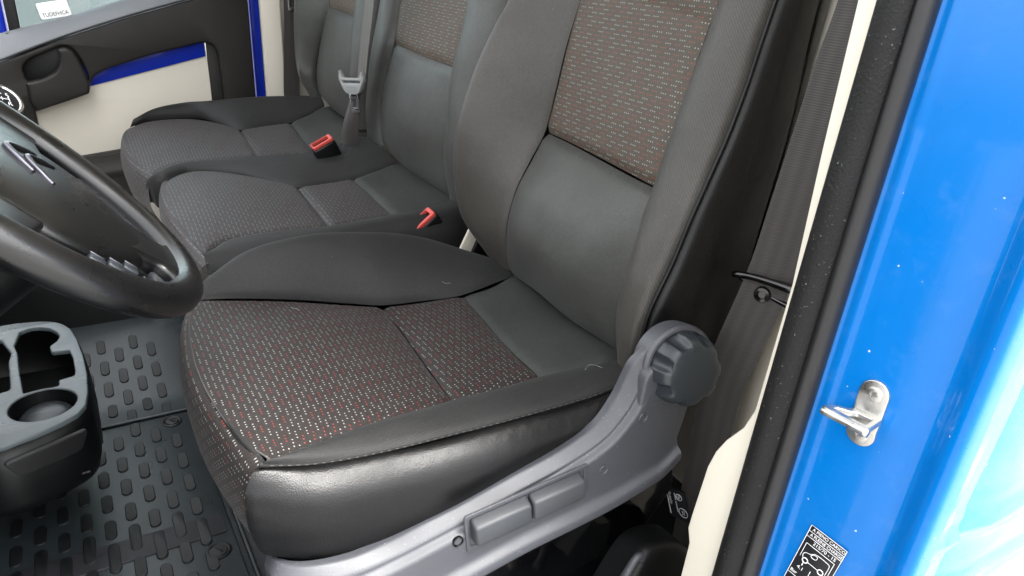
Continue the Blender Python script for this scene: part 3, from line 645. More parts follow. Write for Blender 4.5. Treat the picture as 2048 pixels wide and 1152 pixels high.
def skirt(name, rows, mat='dots_bench'):
    return loft(name, [rows, drop(rows, -.010, -.009), drop(rows, -.016, -.035), drop(rows, -.013, -.075), drop(rows, .000, -.11), drop(rows, .03, -.14)], mat, bc, 50, 30, (-1, 0, .2), axes=((0, 1, 0), (0, 0, 1)), seam=(0, 0, .0025, 0), sw=.005, wrinkle=.0008, seed=len(name))
skirt('middle_skirt', [(.045, .775, .396)] + Af0[1:-1] + [(.049, .325, .385)])
skirt('outer_skirt', [(.035, 1.262, .405)] + Bf0[:-1] + [(.026, .790, .399)])
box('bench_base', (.085, .33, .03), (.50, 1.25, .30), 'black', bench, .01)

def top_row(y0, y1, x, z): return [(x, y0, z), (x, (y0 + y1) / 2, z), (x, y1, z)]
# middle backrest
Ms = [(.538, .782, .657), (.536, .64, .652), (.537, .474, .648)]
loft('lumbar_panel', [[(.585, .80, .41), (.585, .64, .40), (.585, .47, .39)], [(.522, .808, .424), (.520, .64, .406), (.530, .458, .402)], [(.518, .820, .493), (.498, .65, .490), (.517, .462, .488)], [(.526, .802, .584), (.510, .65, .580), (.524, .465, .570)], Ms], 'plain_lit', bb1, 48, 44, (-1, 0, 0), seam=(.0025, .0025, 0, .004), wrinkle=.0009, seed=41)
M1 = [(.560, .800, .745), (.562, .64, .745), (.560, .470, .755)]; M2 = [(.63, .80, 1.03), (.632, .64, 1.03), (.63, .47, 1.03)]
loft('back_insert', [Ms, M1, M2], 'dots_lit', bb1, 50, 50, (-1, 0, .2), axes=AXB, seam=(.0025, .0025, .004, 0), puff=.002)
Mf = [(.522, .808, .424), (.518, .820, .493), (.526, .802, .584), (.538, .782, .657), (.560, .800, .745), (.63, .80, 1.03)]
Mn = [(.530, .458, .402), (.517, .462, .488), (.524, .465, .570), (.537, .474, .648), (.560, .470, .755), (.63, .47, 1.03)]
loft('inner_bolster', [Mf, [(x - .020, y + .030, z) for x, y, z in Mf], [(x - .012, .876, z) for x, y, z in Mf], [(x + .03, .886, z) for x, y, z in Mf]], 'plain_lit', bb1, 50, 24, (-1, 0, 0), seam=(0, 0, .003, 0), wrinkle=.0008, seed=43)
loft('near_bolster', [Mn, [(x - .022, y - .045, z) for x, y, z in Mn], [(x - .026, y - .10, z) for x, y, z in Mn], [(x - .008, y - .145, z) for x, y, z in Mn], [(x + .07, y - .165, z) for x, y, z in Mn], [(x + .14, y - .15, z) for x, y, z in Mn]], 'plain_lit', bb1, 50, 36, (-1, -.3, 0), seam=(0, 0, .003, 0), wrinkle=.001, seed=44)
# outer backrest
Fs = [(.530, 1.232, .699), (.530, 1.10, .696), (.530, .985, .690)]
loft('lumbar_panel', [[(.57, 1.22, .45), (.57, 1.08, .44), (.57, .96, .43)], [(.503, 1.235, .463), (.498, 1.09, .450), (.503, .955, .444)], [(.504, 1.288, .512), (.486, 1.11, .512), (.500, .950, .510)], [(.511, 1.276, .585), (.494, 1.11, .585), (.508, .955, .585)], Fs], 'plain_lit', bb2, 44, 40, (-1, 0, 0), seam=(.0025, .0025, 0, .004), wrinkle=.0009, seed=45)
loft('back_insert', [Fs, [(.555, 1.23, .80), (.556, 1.1, .80), (.555, .985, .80)], [(.61, 1.23, 1.03), (.61, 1.1, 1.03), (.61, .985, 1.03)]], 'dots_lit', bb2, 44, 40, (-1, 0, .2), axes=AXB, seam=(.0025, .0025, .004, 0), puff=.002)
Ff = [(.503, 1.235, .463), (.504, 1.288, .512), (.511, 1.276, .585), (.530, 1.232, .699), (.555, 1.23, .80), (.61, 1.23, 1.03)]
Fn = [(.503, .955, .444), (.500, .950, .510), (.508, .955, .585), (.530, .985, .690), (.555, .985, .80), (.61, .985, 1.03)]
crF = [(.470, 1.225, .462), (.457, 1.295, .517), (.457, 1.318, .590), (.468, 1.328, .700), (.49, 1.325, .80), (.55, 1.31, 1.03)]
loft('far_bolster', [Ff, [tuple(np.array(a) * .5 + np.array(b) * .5 + (-.008, 0, 0)) for a, b in zip(Ff, crF)], crF, [(x + .02, y + .018, z) for x, y, z in crF], [(x + .09, y + .015, z) for x, y, z in crF]], 'plain_lit', bb2, 50, 30, (-1, .3, 0), seam=(0, 0, .003, 0), wrinkle=.0009, seed=46)
loft('inner_bolster', [Fn, [(x - .024, y - .03, z) for x, y, z in Fn], [(x - .012, .902, z) for x, y, z in Fn], [(x + .03, .889, z) for x, y, z in Fn]], 'plain_lit', bb2, 50, 24, (-1, 0, 0), seam=(0, 0, .003, 0), wrinkle=.0008, seed=47)

# ---- buckles
def buckle(loc, label, rz=0., tilt=(.89, 0, .45)):
    t = thing('seat_belt_buckle', label, 'buckle', 'red-topped seat belt buckles')
    ax = unit(tilt); az = unit((-.35, -.18, .92)); az = unit(az - ax * (az @ ax)); ay = np.cross(az, ax)
    f = frame(loc, ax, ay, az)
    box('housing', (-.027, -.013, -.075), (.027, .013, -.004), 'black', t, .004, f)
    plate('red_button', rounded([(-.025, -.012), (.025, -.012), (.025, .012), (-.025, .012)], .004), [rounded([(-.021, -.0065), (.017, -.0065), (.017, .0095), (-.021, .0095)], .001)], .004, .0015, 'redplastic', t, f)
    box('slot', (-.022, -.0075, -.009), (.018, .0105, -.0045), 'black', t, .0005, f)
    for q in (-.006, .006):
        lathe('rivet', [(.0022, -.002), (.0022, .001), (.001, .0016)], frame(f(q, -.0055, -.001), ax, ay, az), 'redplastic', t, 12)
    return t
buckle((.371, .795, .444), 'red-topped black buckle standing between the two passenger seat places')
buckle((.412, .330, .408), 'red-topped black buckle half hidden behind the driver seat cushion', tilt=(.78, 0, .62))

# ---- middle seat belt with tongue
mb = thing('middle_seat_belt', 'grey belt with pale tongue hanging in front of the passenger bench backrest', 'seat belt')
strip('webbing', [(.50, .72, 1.1), (.488, .745, .90), (.480, .768, .745), (.474, .793, .64), (.470, .806, .575), (.468, .812, .555)], [(.004, -.052, .004)] * 4 + [(.003, -.046, .006)] * 2, 'belt2', mb, 60)
strip('lower_webbing', [(.467, .812, .565), (.463, .822, .53), (.452, .830, .48), (.452, .842, .43), (.462, .858, .385), (.48, .87, .36)], [(.010, -.045, .004), (.018, -.040, .01), (.028, -.036, .02), (.026, -.036, .01), (.01, -.032, .0), (.01, -.03, 0)], 'belt', mb, 50, cup=.006)
tx = unit((.50, -.86, .10)); ty = unit((-.10, .06, .985)); ty = unit(ty - tx * (ty @ tx)); tz = np.cross(tx, ty)
tf = frame((.452, .812, .566), tx, ty, tz)
plate('tongue_body', rounded([(-.036, .012), (-.030, .034), (-.024, .014), (.024, .014), (.032, .030), (.038, .010), (.020, -.018), (.012, -.022), (-.014, -.022), (-.024, -.014)], .006), [rounded([(-.024, .003), (.026, .003), (.026, .008), (-.024, .008)], .001)], .006, .0025, 'tongue', mb, tf)
plate('tongue_plate', rounded([(-.013, -.018), (.011, -.018), (.011, -.060), (.007, -.064), (-.009, -.064), (-.013, -.060)], .003), [rounded([(-.006, -.032), (.005, -.032), (.005, -.052), (-.006, -.052)], .001)], .0018, .0005, 'chrome', mb, tf)
for q in (-.003, .001, .005): box('grip_rib', (-.012, q - .010, .0055), (.012, q - .0085, .0070), 'tongue', mb, .0003, tf)

# ---- passenger belt by the far pillar
pb = thing('passenger_seat_belt', 'dark belt hanging by the far cream pillar, metal tongue at top', 'seat belt')
strip('webbing', [(.476, 1.372, 1.2), (.472, 1.372, .705), (.455, 1.372, .446), (.45, 1.372, .10)], [(.046, .002, 0)] * 4, 'belt', pb, 60)
plate('tongue_plate', rounded([(.458, .722), (.482, .722), (.482, .676), (.458, .676)], .005), [rounded([(.4645, .708), (.4755, .708), (.4755, .686), (.4645, .686)], .002)], .002, .0006, 'chrome', pb, XZ(1.364))

# ---- driver belt with guide
db = thing('driver_seat_belt', 'wide dark belt running down the near pillar behind the driver seat', 'seat belt')
strip('webbing', [(.60, -.322, 1.15), (.587, -.320, .823), (.580, -.317, .765), (.568, -.311, .62), (.560, -.307, .535), (.540, -.297, .43), (.530, -.296, .385), (.528, -.296, .29), (.524, -.296, .05)],
      [(-.006, -.048, .002), (-.009, -.048, .003), (.002, -.048, .0), (.013, -.048, .0), (.024, -.048, .008), (.02, -.048, .008), (.008, -.048, .006), (.004, -.048, 0), (.004, -.048, 0)], 'belt', db, 120)
gd = thing('belt_guide', 'black wire belt guide with bolt across the driver belt', 'belt guide')
tube('guide_bar', [(.552, -.270, .519), (.541, -.273, .523), (.545, -.285, .5255), (.550, -.305, .5275), (.560, -.335, .527), (.566, -.347, .524)], [.004, .0042, .0042, .0045, .0055, .0055], 'blackgloss', gd, 40, 12)
tube('guide_arm', [(.552, -.270, .518), (.556, -.285, .512), (.561, -.31, .507), (.570, -.345, .502)], .0032, 'blackgloss', gd, 30, 10)
lathe('guide_bolt', [(.0095, -.004), (.0098, .001), (.0085, .0035), (.0050, .004), (.0040, .002), (.001, .002)], frame((.5545, -.3055, .5085), unit((-.5, .86, 0)), (0, 0, 1), unit((-.86, -.5, .1))), 'blackgloss', gd, 24)
bt = thing('belt_label', 'small black printed label at the foot of the driver belt', 'label')
lu = unit((.004, -.0135, -.034)); lr = unit((.006, -.0175, .002)); ln = unit(np.cross(lr, lu)); 
if ln[0] > 0: ln = -ln
LB = frame((.5150, -.2740, .1975), lr, -lu, ln)
plate('label_film', rounded([(-.0125, -.022), (.016, -.022), (.016, .022), (-.0125, .022)], .003), [], .0005, .0002, 'printblack', bt, LB)
lb2 = lambda dx, dy: frame(LB(dx, dy, .0007), lu, lr, ln)     # text runs downwards
text('lettering', 'Autoliv', .0062, 'printwhite', bt, lb2(-.0072, .006))
text('fine_print', '0049FUB  MDRFB 80PMS', .0026, 'printwhite', bt, lb2(.0005, .002))
box('print_bar', (-.0118, -.018, .0006), (-.0105, .013, .0008), 'printwhite', bt, 0, LB)
def ring(parent, cx, cy, r, w=.0005, name='printed_ring', f=LB, h=.0007):
    tube(name, [f(cx + r * math.cos(a), cy + r * math.sin(a), h) for a in np.linspace(0, 2 * math.pi, 16, endpoint=False)], w, 'printwhite', parent, 40, 5, closed=True)
ring(bt, .0065, .0115, .0042); ring(bt, .0085, -.010, .0062)
text('mark', 'CCC', .0052, 'printwhite', bt, lb2(.0085, -.010), xs=.6)
text('mark', '(2)', .0040, 'printwhite', bt, lb2(.0065, .0115))

# ================================================================ PASSENGER DOOR
door = thing('passenger_door', 'far passenger door with black trim, cream panel and deep blue stripe', 'car door')
gl_ = [(-.45, 1.405, .530), (-.26, 1.405, .596), (-.172, 1.405, .623), (-.081, 1.405, .648), (.047, 1.405, .691), (.20, 1.405, .735), (.36, 1.405, .775)]
ed = [(-.45, 1.362, .455), (-.36, 1.362, .497), (-.235, 1.360, .552), (-.10, 1.360, .606), (.038, 1.360, .653), (.19, 1.360, .699), (.345, 1.362, .742)]
loft('sill_top', [[(x, y + .012, z - .004) for x, y, z in gl_], gl_, [(a[0] * .5 + b[0] * .5, 1.383, a[2] * .5 + b[2] * .5 + .006) for a, b in zip(gl_, ed)], ed, [(x, y + .006, z - .006) for x, y, z in ed]], 'sill', door, 60, 24, (0, -.5, 1))
outer = [(-.45, .450), (-.36, .490), (-.235, .545), (-.10, .599), (.038, .646), (.19, .692), (.345, .736), (.353, .70), (.353, .215), (-.45, .20)]
whole = [(-.181, .308), (-.182, .428), (-.060, .467), (-.0535, .484), (-.041, .511), (-.007, .528), (.097, .561), (.225, .592), (.252, .588), (.264, .565), (.268, .45), (.272, .345), (.010, .317), (-.104, .303)]
rech = [(-.187, .500), (-.189, .537), (-.172, .553), (-.098, .584), (-.078, .580), (-.062, .550), (-.053, .512), (-.056, .498), (-.10, .486)]
plate('trim_panel', rounded(outer, .008), [rounded(whole, [.004, .006, .004, .002, .012, .012, .004, .01, .015, .02, .01, .006, .002, .004]), rounded(rech, .012)], .018, .006, 'doorblack', door, XZ(1.382))
plate('cream_panel', rounded([(-.20, .28), (-.20, .45), (.236, .60), (.240, .45), (.262, .28)], .004), [], .003, .001, 'cream', door, XZ(1.397))
plate('blue_stripe', [(-.075, .474), (-.050, .4825), (.2335, .5540), (.2335, .612), (.09, .575), (-.06, .535)], [], .002, .0006, 'bluedoor', door, XZ(1.391))
box('recess_side', (.2385, 1.3905, .29), (.275, 1.404, .62), 'doorblack', door, .002)
box('recess_back', (-.21, 1.398, .46), (-.03, 1.404, .61), 'black', door, .001)
plate('pull_handle', rounded([(-.189, .500), (-.150, .508), (-.120, .524), (-.109, .543), (-.106, .562), (-.109, .577), (-.094, .582), (-.079, .575), (-.068, .555), (-.058, .522), (-.052, .490), (-.058, .4705), (-.179, .4305), (-.188, .455)], [.004, .01, .02, .02, .01, .006, .008, .01, .01, .01, .012, .004, .004, .006]), [], .020, .007, 'doorblack', door, XZ(1.362), 3)
box('map_pocket', (-.40, 1.315, .05), (.34, 1.372, .272), 'doorblack', door, .01)
loft('pocket_rim', [[(-.42, 1.365, .262), (-.10, 1.365, .300), (.02, 1.365, .313), (.34, 1.365, .34)], [(-.42, 1.335, .256), (-.10, 1.335, .292), (.02, 1.335, .303), (.34, 1.335, .33)], [(-.42, 1.310, .236), (-.10, 1.310, .270), (.02, 1.310, .282), (.34, 1.310, .31)], [(-.42, 1.312, .222), (-.10, 1.312, .256), (.02, 1.312, .268), (.34, 1.312, .296)]], 'doorblack', door, 40, 16, (0, -1, .5))
plate('window_glass', [(-.178, .59), (.36, .765), (.36, 1.15), (-.178, 1.05)], [], .002, .0003, 'glass', door, XZ(1.418))
box('window_channel', (-.203, 1.405, .55), (-.178, 1.43, 1.15), 'rubber2', door, .003)
# sticker inside the window
wsf = frame((-.101, 1.409, .664), unit((.067, 0, .012)), unit((-.012, 0, .067)), (0, -1, 0))
ws = thing('window_sticker', 'small white sticker with dark printed letters on the far window', 'sticker')
plate('sticker_film', rounded([(-.034, -.019), (.034, -.019), (.034, .019), (-.034, .019)], .004), [], .0005, .0002, 'printwhite', ws, wsf)
text('lettering', 'TUDEFHCA', .0125, 'printblack', ws, frame(wsf(0, -.010, .0008), unit((.067, 0, .012)), unit((-.012, 0, .067)), (0, -1, 0)), xs=.9)

# ================================================================ STEERING WHEEL
sw_ = thing('steering_wheel', 'black steering wheel with chrome double chevron emblem at left edge', 'steering wheel')
tW = .76; WE = np.array([math.cos(tW), 0, -math.sin(tW)]); WY = np.array([0., 1, 0]); WNn = np.array([math.sin(tW), 0, math.cos(tW)])
WC = np.array([-.1525, -.0117, .6365]); wf = frame(WC, WE, WY, WNn)
tube('rim', [wf(.188 * math.cos(a), .188 * math.sin(a), 0) for a in np.linspace(0, 2 * math.pi, 48, endpoint=False)], .0172, 'rim', sw_, 160, 28, closed=True)
half = [(.147, 0), (.143, .022), (.130, .050), (.108, .078), (.080, .100), (.045, .112), (.0, .110), (-.05, .100), (-.09, .070), (-.108, .03)]
ol = half + [(a, -y) for a, y in half[::-1][:-1]] ; ol = ol[:len(half)] + [(-.112, 0)] + ol[len(half):]
O = cr([(a, y, 0) for a, y in ol], 90, closed=True)
rings = []
for s, h in ((.95, -.03), (.985, -.012), (1.0, -.003), (.992, .001), (.97, .0042), (.92, .0075), (.82, .0108), (.68, .0140), (.5, .0168), (.3, .0185), (.12, .0192), (.01, .0193)):
    rings.append([wf(p[0] * s, p[1] * s, h) for p in O])
me = grid_mesh('hub_cover', np.array(rings), None, False, closed_u=True)
bm = bmesh.new(); bm.from_mesh(me); bmesh.ops.recalc_face_normals(bm, faces=bm.faces); bm.to_mesh(me); bm.free()
link('hub_cover', me, 'hub', sw_)
sp1 = [(.105, -.050), (.150, -.034), (.160, -.040), (.168, -.062), (.172, -.085), (.182, -.078), (.195, -.045), (.199, 0), (.195, .045), (.182, .078), (.172, .085), (.168, .062), (.160, .040), (.150, .034), (.105, .050)]
plate('lower_spoke', rounded(sp1, .006), [], .011, .006, 'rim', sw_, frame(wf(0, 0, -.002), WE, WY, WNn), 4)
for sg in (-1, 1):
    plate('side_spoke', rounded([(-.030, sg * .09), (-.022, sg * .16), (-.030, sg * .186), (.030, sg * .186), (.022, sg * .16), (.040, sg * .09)], .008), [], .010, .005, 'rim', sw_, frame(wf(0, 0, -.005), WE, WY, WNn), 4)
M['spoke'] = plastic('satin grey spoke trim', '#34363a', .26, 900, .15, .08, spec=.8)
plate('spoke_trim', rounded([(.070, .106), (.090, .100), (.118, .078), (.140, .048), (.150, .036), (.166, .050), (.170, .062), (.160, .090), (.138, .122), (.105, .148), (.075, .156)], .006), [], .006, .003, 'spoke', sw_, frame(wf(0, 0, -.008), WE, WY, WNn), 3)
plate('spoke_trim', rounded([(.145, -.040), (.150, -.036), (.166, -.050), (.170, -.062), (.162, -.086), (.150, -.080)], .005), [], .006, .003, 'spoke', sw_, frame(wf(0, 0, -.008), WE, WY, WNn), 3)
cl = plate('button_cluster', rounded([(.045, -.105), (.050, -.132), (.090, -.128), (.128, -.092), (.140, -.060), (.128, -.045), (.10, -.075)], .008), [], .006, .003, 'blackgloss', sw_, frame(wf(0, 0, -.010), WE, WY, WNn))
for a, y in ((.084, -.106), (.103, -.093), (.119, -.076)):
    box('button', (a - .008, y - .006, -.006), (a + .008, y + .006, .001), 'knob', sw_, .0022, wf)
    box('button_edge', (a - .008, y + .004, .0), (a + .006, y + .006, .0022), 'emblem', sw_, .0006, wf)
for k_, (da, w_) in enumerate(((-.016, .034), (.006, .034))):
    def hh(a, y): return .0205 - .012 * (math.hypot(a, y) / .12) ** 1.6
    P2 = [(da + .030, -w_), (da + .012, -w_ * .55), (da, -.004), (da, .004), (da + .012, w_ * .55), (da + .030, w_)]
    pts = [wf(.002 + a * .85, y * .85, hh(.002 + a * .85, y * .85)) for a, y in P2]
    tube('emblem_chevron', pts, [.0024, .0032, .0032, .0032, .0032, .0024], 'emblem', sw_, 50, 10)
lathe('column', [(.075, -.04), (.085, -.06), (.075, -.12), (.06, -.30)], wf, 'black', sw_, 32)

# ---- gear lever
gk = thing('gear_lever', 'gear knob with chrome ring and shift pattern at the left edge', 'gear lever')
GN = unit((.52, -.52, .72)); GX = unit(np.cross((0, 1, 0.3), GN)); GX = unit((.62, .42, -.30)); GX = unit(GX - GN * (GX @ GN)); GY = np.cross(GN, GX)
gf = frame((-.172, .36, .634), GX, GY, GN)
lathe('knob', [(.012, -.060), (.018, -.045), (.0255, -.028), (.0285, -.014), (.0280, -.004), (.0262, .001)], gf, 'black', gk, 40)
lathe('chrome_ring', [(.0262, -.002), (.0268, .001), (.0255, .0030), (.0225, .0034), (.0212, .0022), (.0210, -.002)], gf, 'chrome', gk, 48)
lathe('cap', [(.0211, .0), (.0205, .0018), (.014, .0034), (.002, .004)], gf, 'printblack', gk, 40)
text('shift_pattern', '1 3 5', .010, 'printwhite', gk, frame(gf(0, .006, .0036), GX, GY, GN))
text('shift_pattern', '2 4 R', .010, 'printwhite', gk, frame(gf(0, -.007, .0036), GX, GY, GN))
for x in (-.0085, 0, .0085): box('shift_line', (x - .0004, -.003, .0036), (x + .0004, .003, .0042), 'printwhite', gk, 0, gf)
box('shift_line', (-.0085, -.0004, .0036), (.0085, .0004, .0042), 'printwhite', gk, 0, gf)
tube('shaft', [gf(0, 0, -.055), gf(-.02, .01, -.12), (-.30, .46, .50)], .008, 'black', gk, 20, 10)

# ================================================================ DASHBOARD, CONSOLE, FLOOR MAT
dash = thing('dashboard', 'black lower dashboard with a pale grey trim edge behind the wheel', 'dashboard')
loft('lower_panel', [[(x, .80, z) for x, z in ((-.9, .30), (-.3, .25), (-.18, .21), (-.02, .15))], [(x, .79, z) for x, z in ((-.9, .24), (-.3, .19), (-.18, .165), (-.02, .12))], [(x, .785, .04) for x in (-.9, -.3, -.18, -.02)]], 'black', dash, 30, 16, (0, -1, 0))
plate('trim_edge', rounded([(-.50, .34), (-.30, .295), (-.245, .280), (-.150, .212), (-.128, .185), (-.20, .215), (-.30, .226), (-.50, .24)], .004), [], .006, .003, 'tray', dash, lambda x, y, z: (x, .765 - z + (y - .25) * .5, y))
box('dash_top', (-1.1, -.42, .50), (-.42, 1.36, .74), 'doorblack', dash, .04)
box('dash_centre', (-.80, .22, .20), (-.40, .80, .52), 'black', dash, .03)
box('knee_panel', (-.62, -.43, .30), (-.37, .74, .56), 'black', dash, .03)
box('kick_panel', (-1.05, -.49, .03), (-.36, -.44, .70), 'black', dash, .01)
box('toe_board', (-1.12, -.45, .03), (-1.05, 1.40, .55), 'black', dash, .004)

con = thing('cup_holder_console', 'pale grey and black cup holder console on the cab floor', 'console')
CZ = .25
co = [(-.232, .502), (-.199, .496), (-.181, .488), (-.166, .473), (-.155, .449), (-.147, .408), (-.140, .346), (-.137, .286), (-.138, .232), (-.142, .197), (-.152, .179), (-.170, .165), (-.196, .152), (-.236, .137), (-.275, .150), (-.31, .20), (-.31, .47), (-.275, .50)]
h1 = [(-.2255, .466), (-.211, .476), (-.199, .474), (-.184, .463), (-.174, .444), (-.170, .428), (-.174, .411), (-.184, .397), (-.182, .377), (-.158, .373), (-.154, .347), (-.152, .300), (-.1535, .287), (-.173, .283), (-.173, .266), (-.181, .2655), (-.208, .265), (-.2155, .262), (-.222, .332), (-.226, .392), (-.231, .42)]
c2c, c2r = (-.192, .2225), .0405
h2 = [(c2c[0] + c2r * math.cos(a), c2c[1] + c2r * math.sin(a)) for a in np.linspace(0, 2 * math.pi, 40, endpoint=False)]
h3 = [(-.234, .395), (-.2365, .366), (-.233, .311), (-.2315, .280), (-.25, .275), (-.29, .28), (-.29, .43), (-.25, .45)]
plate('tray_top', rounded(co, .006), [rounded(h1, .004), h2, rounded(h3, .006)], .004, .002, 'tray', con, XY(CZ - .002))
def scaled(pl, k, c=(-.21, .32)): return [(c[0] + (x - c[0]) * k, c[1] + (y - c[1]) * k) for x, y in pl]
rows = []
for k_, z in ((.985, .246), (1.03, .240), (1.06, .220), (1.075, .195), (1.06, .168), (.99, .145), (.85, .130), (.5, .122), (.03, .12)):
    P2 = cr([(x, y, 0) for x, y in scaled(co, k_)], 80, closed=True); rows.append([(p[0], p[1], z) for p in P2])
me = grid_mesh('console_body', np.array(rows), None, False, closed_u=True); bm = bmesh.new(); bm.from_mesh(me); bmesh.ops.recalc_face_normals(bm, faces=bm.faces); bm.to_mesh(me); bm.free()
link('console_body', me, 'black', con)
box('console_arm', (-.50, .20, .13), (-.27, .46, .235), 'black', con, .02)
box('well_floor', (-.29, .16, .165), (-.15, .48, .17), 'black', con, .002)
plate('front_drawer', rounded([(-.03, -.016), (.045, -.016), (.058, .012), (-.045, .012)], .008), [], .003, .0015, 'rubber2', con, frame((-.196, .1405, .225), unit((.06, .026, 0)), (0, 0, 1), unit((.026, -.06, -.01))))
lathe('cup_well', [(.0400, .0), (.0396, -.004), (.038, -.045), (.036, -.05), (.002, -.05)], frame((c2c[0], c2c[1], CZ), (1, 0, 0), (0, 1, 0), (0, 0, 1)), 'black', con, 40, open_top=True)
lathe('cup_lid', [(.033, -.030), (.0335, -.022), (.030, -.018), (.02, -.0145), (.002, -.0125)], frame((c2c[0] - .002, c2c[1] + .003, CZ), unit((1, 0, .06)), unit((0, 1, .10)), unit((-.06, -.10, 1))), 'knob', con, 40)
box('lid_tab', (c2c[0] - .020, c2c[1] - .027, CZ - .022), (c2c[0] - .008, c2c[1] - .018, CZ - .014), 'tray', con, .001)
box('well_divider', (-.205, .283, .20), (-.182, .302, .222), 'tray', con, .002)

fm = thing('floor_mat', 'dark rubber floor mat with raised oval studs in the driver footwell', 'floor mat')
plate('mat_base', rounded([(-.60, .452), (.003, .456), (.018, -.05), (.02, -.30), (-.60, -.30)], [.01, .012, .01, .01, .01]), [], .004, .002, 'mat', fm, XY(.0395))
plate('mat_border', rounded([(-.60, .462), (.010, .466), (.026, -.05), (.028, -.32), (.034, -.32), (.032, -.05), (.0165, .473), (-.60, .469)], .003), [], .005, .002, 'mat', fm, XY(.0385))
loft('rear_mat', [[(x, .470, .034) for x in (-.6, -.2, .07)], [(x, .535, .035) for x in (-.6, -.2, .07)], [(x, .560, .040) for x in (-.6, -.2, .07)], [(x, .66, .062) for x in (-.6, -.2, .07)], [(x, .79, .095) for x in (-.6, -.2, .07)], [(x, .85, .10) for x in (-.6, -.2, .07)]], 'mat', fm, 20, 24)
plate('heel_ridge', rounded([(-.60, .098), (.006, .106), (.004, .150), (-.60, .150)], .004), [], .0012, .0006, 'matridge', fm, XY(.0443))
def stud_mesh(L):
    pl = []
    for cy, s in ((L / 2 - .008, 1), (-L / 2 + .008, -1)):
        for a in np.linspace(0, math.pi, 8): pl.append((.008 * math.cos(a) * s, cy + .008 * math.sin(a) * s))
    bm = bmesh.new(); n = len(pl)
    lo = [bm.verts.new((x, y, -.001)) for x, y in pl]; hi = [bm.verts.new((x * .94, y * .98, .0014)) for x, y in pl]; tp = [bm.verts.new((x * .84, y * .94, .0020)) for x, y in pl]
    for A, B in ((lo, hi), (hi, tp)):
        for i in range(n): bm.faces.new((A[i], A[(i + 1) % n], B[(i + 1) % n], B[i]))
    bm.faces.new(tp); me = bpy.data.meshes.new('stud'); bm.to_mesh(me); bm.free(); smooth(me, 30); me.materials.append(M['matstud']); return me
sm, sl = stud_mesh(.043), stud_mesh(.060)
def zmat(y):
    if y < .455: return .0437
    return float(np.interp(y, [.47, .535, .56, .66, .79], [.0342, .0352, .0402, .0622, .0952]))
for i in range(13):
    x = -.030 - .0293 * i
    for j in range(-6, 9):
        y = .3695 + .0305 * (i % 2) - .0625 * j
        if y > .74 or y < -.05: continue
        if .44 < y < .475: continue
        if y < .455 and x > -.05 and y > .39: continue
        long = .09 < y < .16
        o = bpy.data.objects.new('stud', sl if long else sm); C.objects.link(o); o.parent = fm
        o.location = (x - (y - .37) * .02, y, zmat(y) + (.0006 if long else 0)); s_ = (zmat(y + .01) - zmat(y - .01)) / .02
        o.rotation_euler = (math.atan(s_), 0, 0)
for x, y in ((-.030, .432), (-.012, .091 - .02)):
    f = frame((x, y, .0437), (1, 0, 0), (0, 1, 0), (0, 0, 1))
    lathe('fastener', [(.0165, -.002), (.0165, .0016), (.0145, .0026), (.0125, .0012), (.0115, .0010), (.0105, .0026), (.008, .003), (.002, .003)], f, 'matstud', fm, 32)
    box('fastener_slot', (-.0015, -.007, .002), (.0015, .007, .0042), 'black', fm, .0005, frame((x, y, .0437), unit((1, .6, 0)), unit((-.6, 1, 0)), (0, 0, 1)))

# ================================================================ JAMB HARDWARE
JE = unit((.0065, -.039, 0)); JG = unit((.07, 0, 1)); JN = unit(np.cross(JE, JG)); JN = JN if JN[0] < 0 else -JN
def jpt(y, z): return np.array([.4105 + (y + .514) / (-.039) * .0065 + LEAN * (z - .6), y, z])
sk = thing('door_striker', 'zinc plated door striker loop bolted to the blue jamb', 'door striker')
jf = frame(jpt(-.539, .5340), JE, JG, JN)
pl_ = [(-.0105, .0), (-.0110, .012)] + [(.0005 + .0115 * math.cos(a), .0165 + .0115 * math.sin(a)) for a in np.linspace(math.pi, 0, 10)] + [(.0120, 0), (.0115, -.014)] + [(.0005 + .0115 * math.cos(a), -.0190 + .0105 * math.sin(a)) for a in np.linspace(0, -math.pi, 10)]
plate('mount_plate', pl_, [], .0022, .0008, 'steel', sk, jf, 2)
lo_ = frame(jf(0, -.003, .002), JE, JN, JG)
plate('striker_loop', rounded([(.0125, 0), (.0130, .016), (.0130, .0250), (-.0240, .0230), (-.0255, .0180), (-.0215, .0110), (-.0125, .0060), (-.0105, 0)], [.001, .002, .003, .003, .003, .006, .005, .001]),
      [rounded([(.0075, .0050), (.0078, .0185), (-.0180, .0170), (-.0165, .0135), (-.0075, .0095), (-.0045, .0050)], .0012)], .0024, .0011, 'steel', sk, lo_, 2)
tube('striker_pin', [lo_(-.0245, .0215, -.0012), lo_(.0135, .0235, -.0012)], .0034, 'steel', sk, 12, 14)
for q in (.0165, -.0195):
    sc = frame(jf(.0008, q, .0022), JE, JG, JN)
    lathe('screw', [(.0064, 0), (.0062, .0008), (.0045, .0014), (.0026, .0014), (.0022, -.0008), (.0005, -.001)], sc, 'steel', sk, 30, lambda a, r, h: r * (1 + (.22 * math.cos(6 * a) if .002 <= r <= .0027 else 0)))

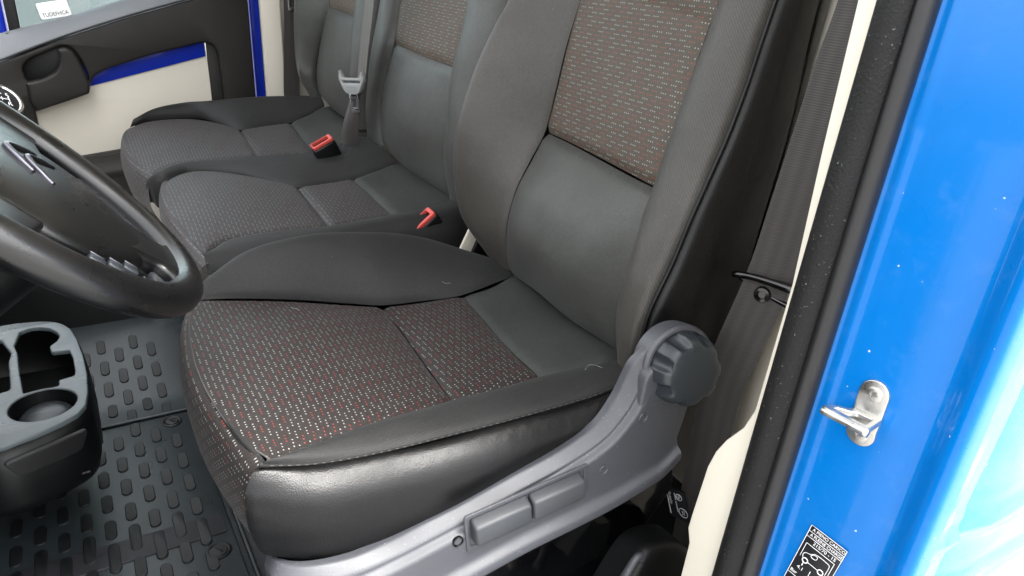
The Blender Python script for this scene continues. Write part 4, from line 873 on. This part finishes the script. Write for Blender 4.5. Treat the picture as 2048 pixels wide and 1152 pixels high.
tl = thing('tyre_pressure_label', 'black tyre pressure sticker with white print low on the blue jamb', 'sticker')
TE = unit(JE - JG * .13); TG = unit(JG + JE * .13)
tfo = frame(jpt(-.5438, .4137) + JN * .0009, TE, TG, JN)
TW, TH = .0165, .105
plate('label_film', [(-TW, -TH), (TW, -TH), (TW, 0), (-TW, 0)], [], .0003, .0001, 'printblack', tl, tfo)
def pr(x0, y0, x1, y1, w=.00028):
    tube('print_line', [tfo(x0, y0, .0004), tfo(x1, y1, .0004)], w, 'printwhite', tl, 6, 4)
for a in ((-TW, 0, TW, 0), (-TW, -TH, -TW, 0), (TW, -TH, TW, 0), (-TW, -.0062, TW, -.0062), (-TW, -.0118, TW, -.0118)): pr(*a)
def tt(s, x, y, size, xs=1.): text('lettering', s, size, 'printwhite', tl, frame(tfo(x, y, .0004), TE, TG, JN), .00006, xs=xs)
tt('A PIENO CARICO', .001, -.0032, .0042, .92); tt('A PLEINE CHARGE', .001, -.0091, .0042, .88); tt('215/70 - 15', .002, -.0150, .0046)
for a in ((-.0135, -.0185, .0130, -.0185), (-.0135, -.0185, -.0135, -.034), (.0130, -.0185, .0130, -.060)): pr(*a)
van = [(-.0105, -.0345), (-.0118, -.0300), (-.0100, -.0275), (-.0065, -.0262), (-.0025, -.0228), (.0095, -.0228), (.0108, -.0245), (.0108, -.0350)]
tube('print_van', [tfo(x, y, .0004) for x, y in van], .0003, 'printwhite', tl, 60, 4)
tube('print_van', [tfo(x, y, .0004) for x, y in [(-.0058, -.0268), (-.0022, -.0240), (-.0005, -.0243), (-.0008, -.0275), (-.0045, -.0280)]], .0003, 'printwhite', tl, 30, 4, closed=True)
pr(-.0058, -.0350, .0045, -.0350)
for cx in (-.0080, .0068): ring(tl, cx, -.0350, .0024, .0005, 'print_wheel', tfo, .0004)
tt('4.1', -.0085, -.0450, .0050); tt('4.5', .0068, -.0450, .0050); tt('Bar', -.0120, -.0520, .0046); pr(-.0085, -.0415, -.0085, -.0385, .0005); pr(.0, -.041, .0, -.056)
tt('60', -.002, -.0600, .005); pr(-TW, -.0555, TW, -.0555)
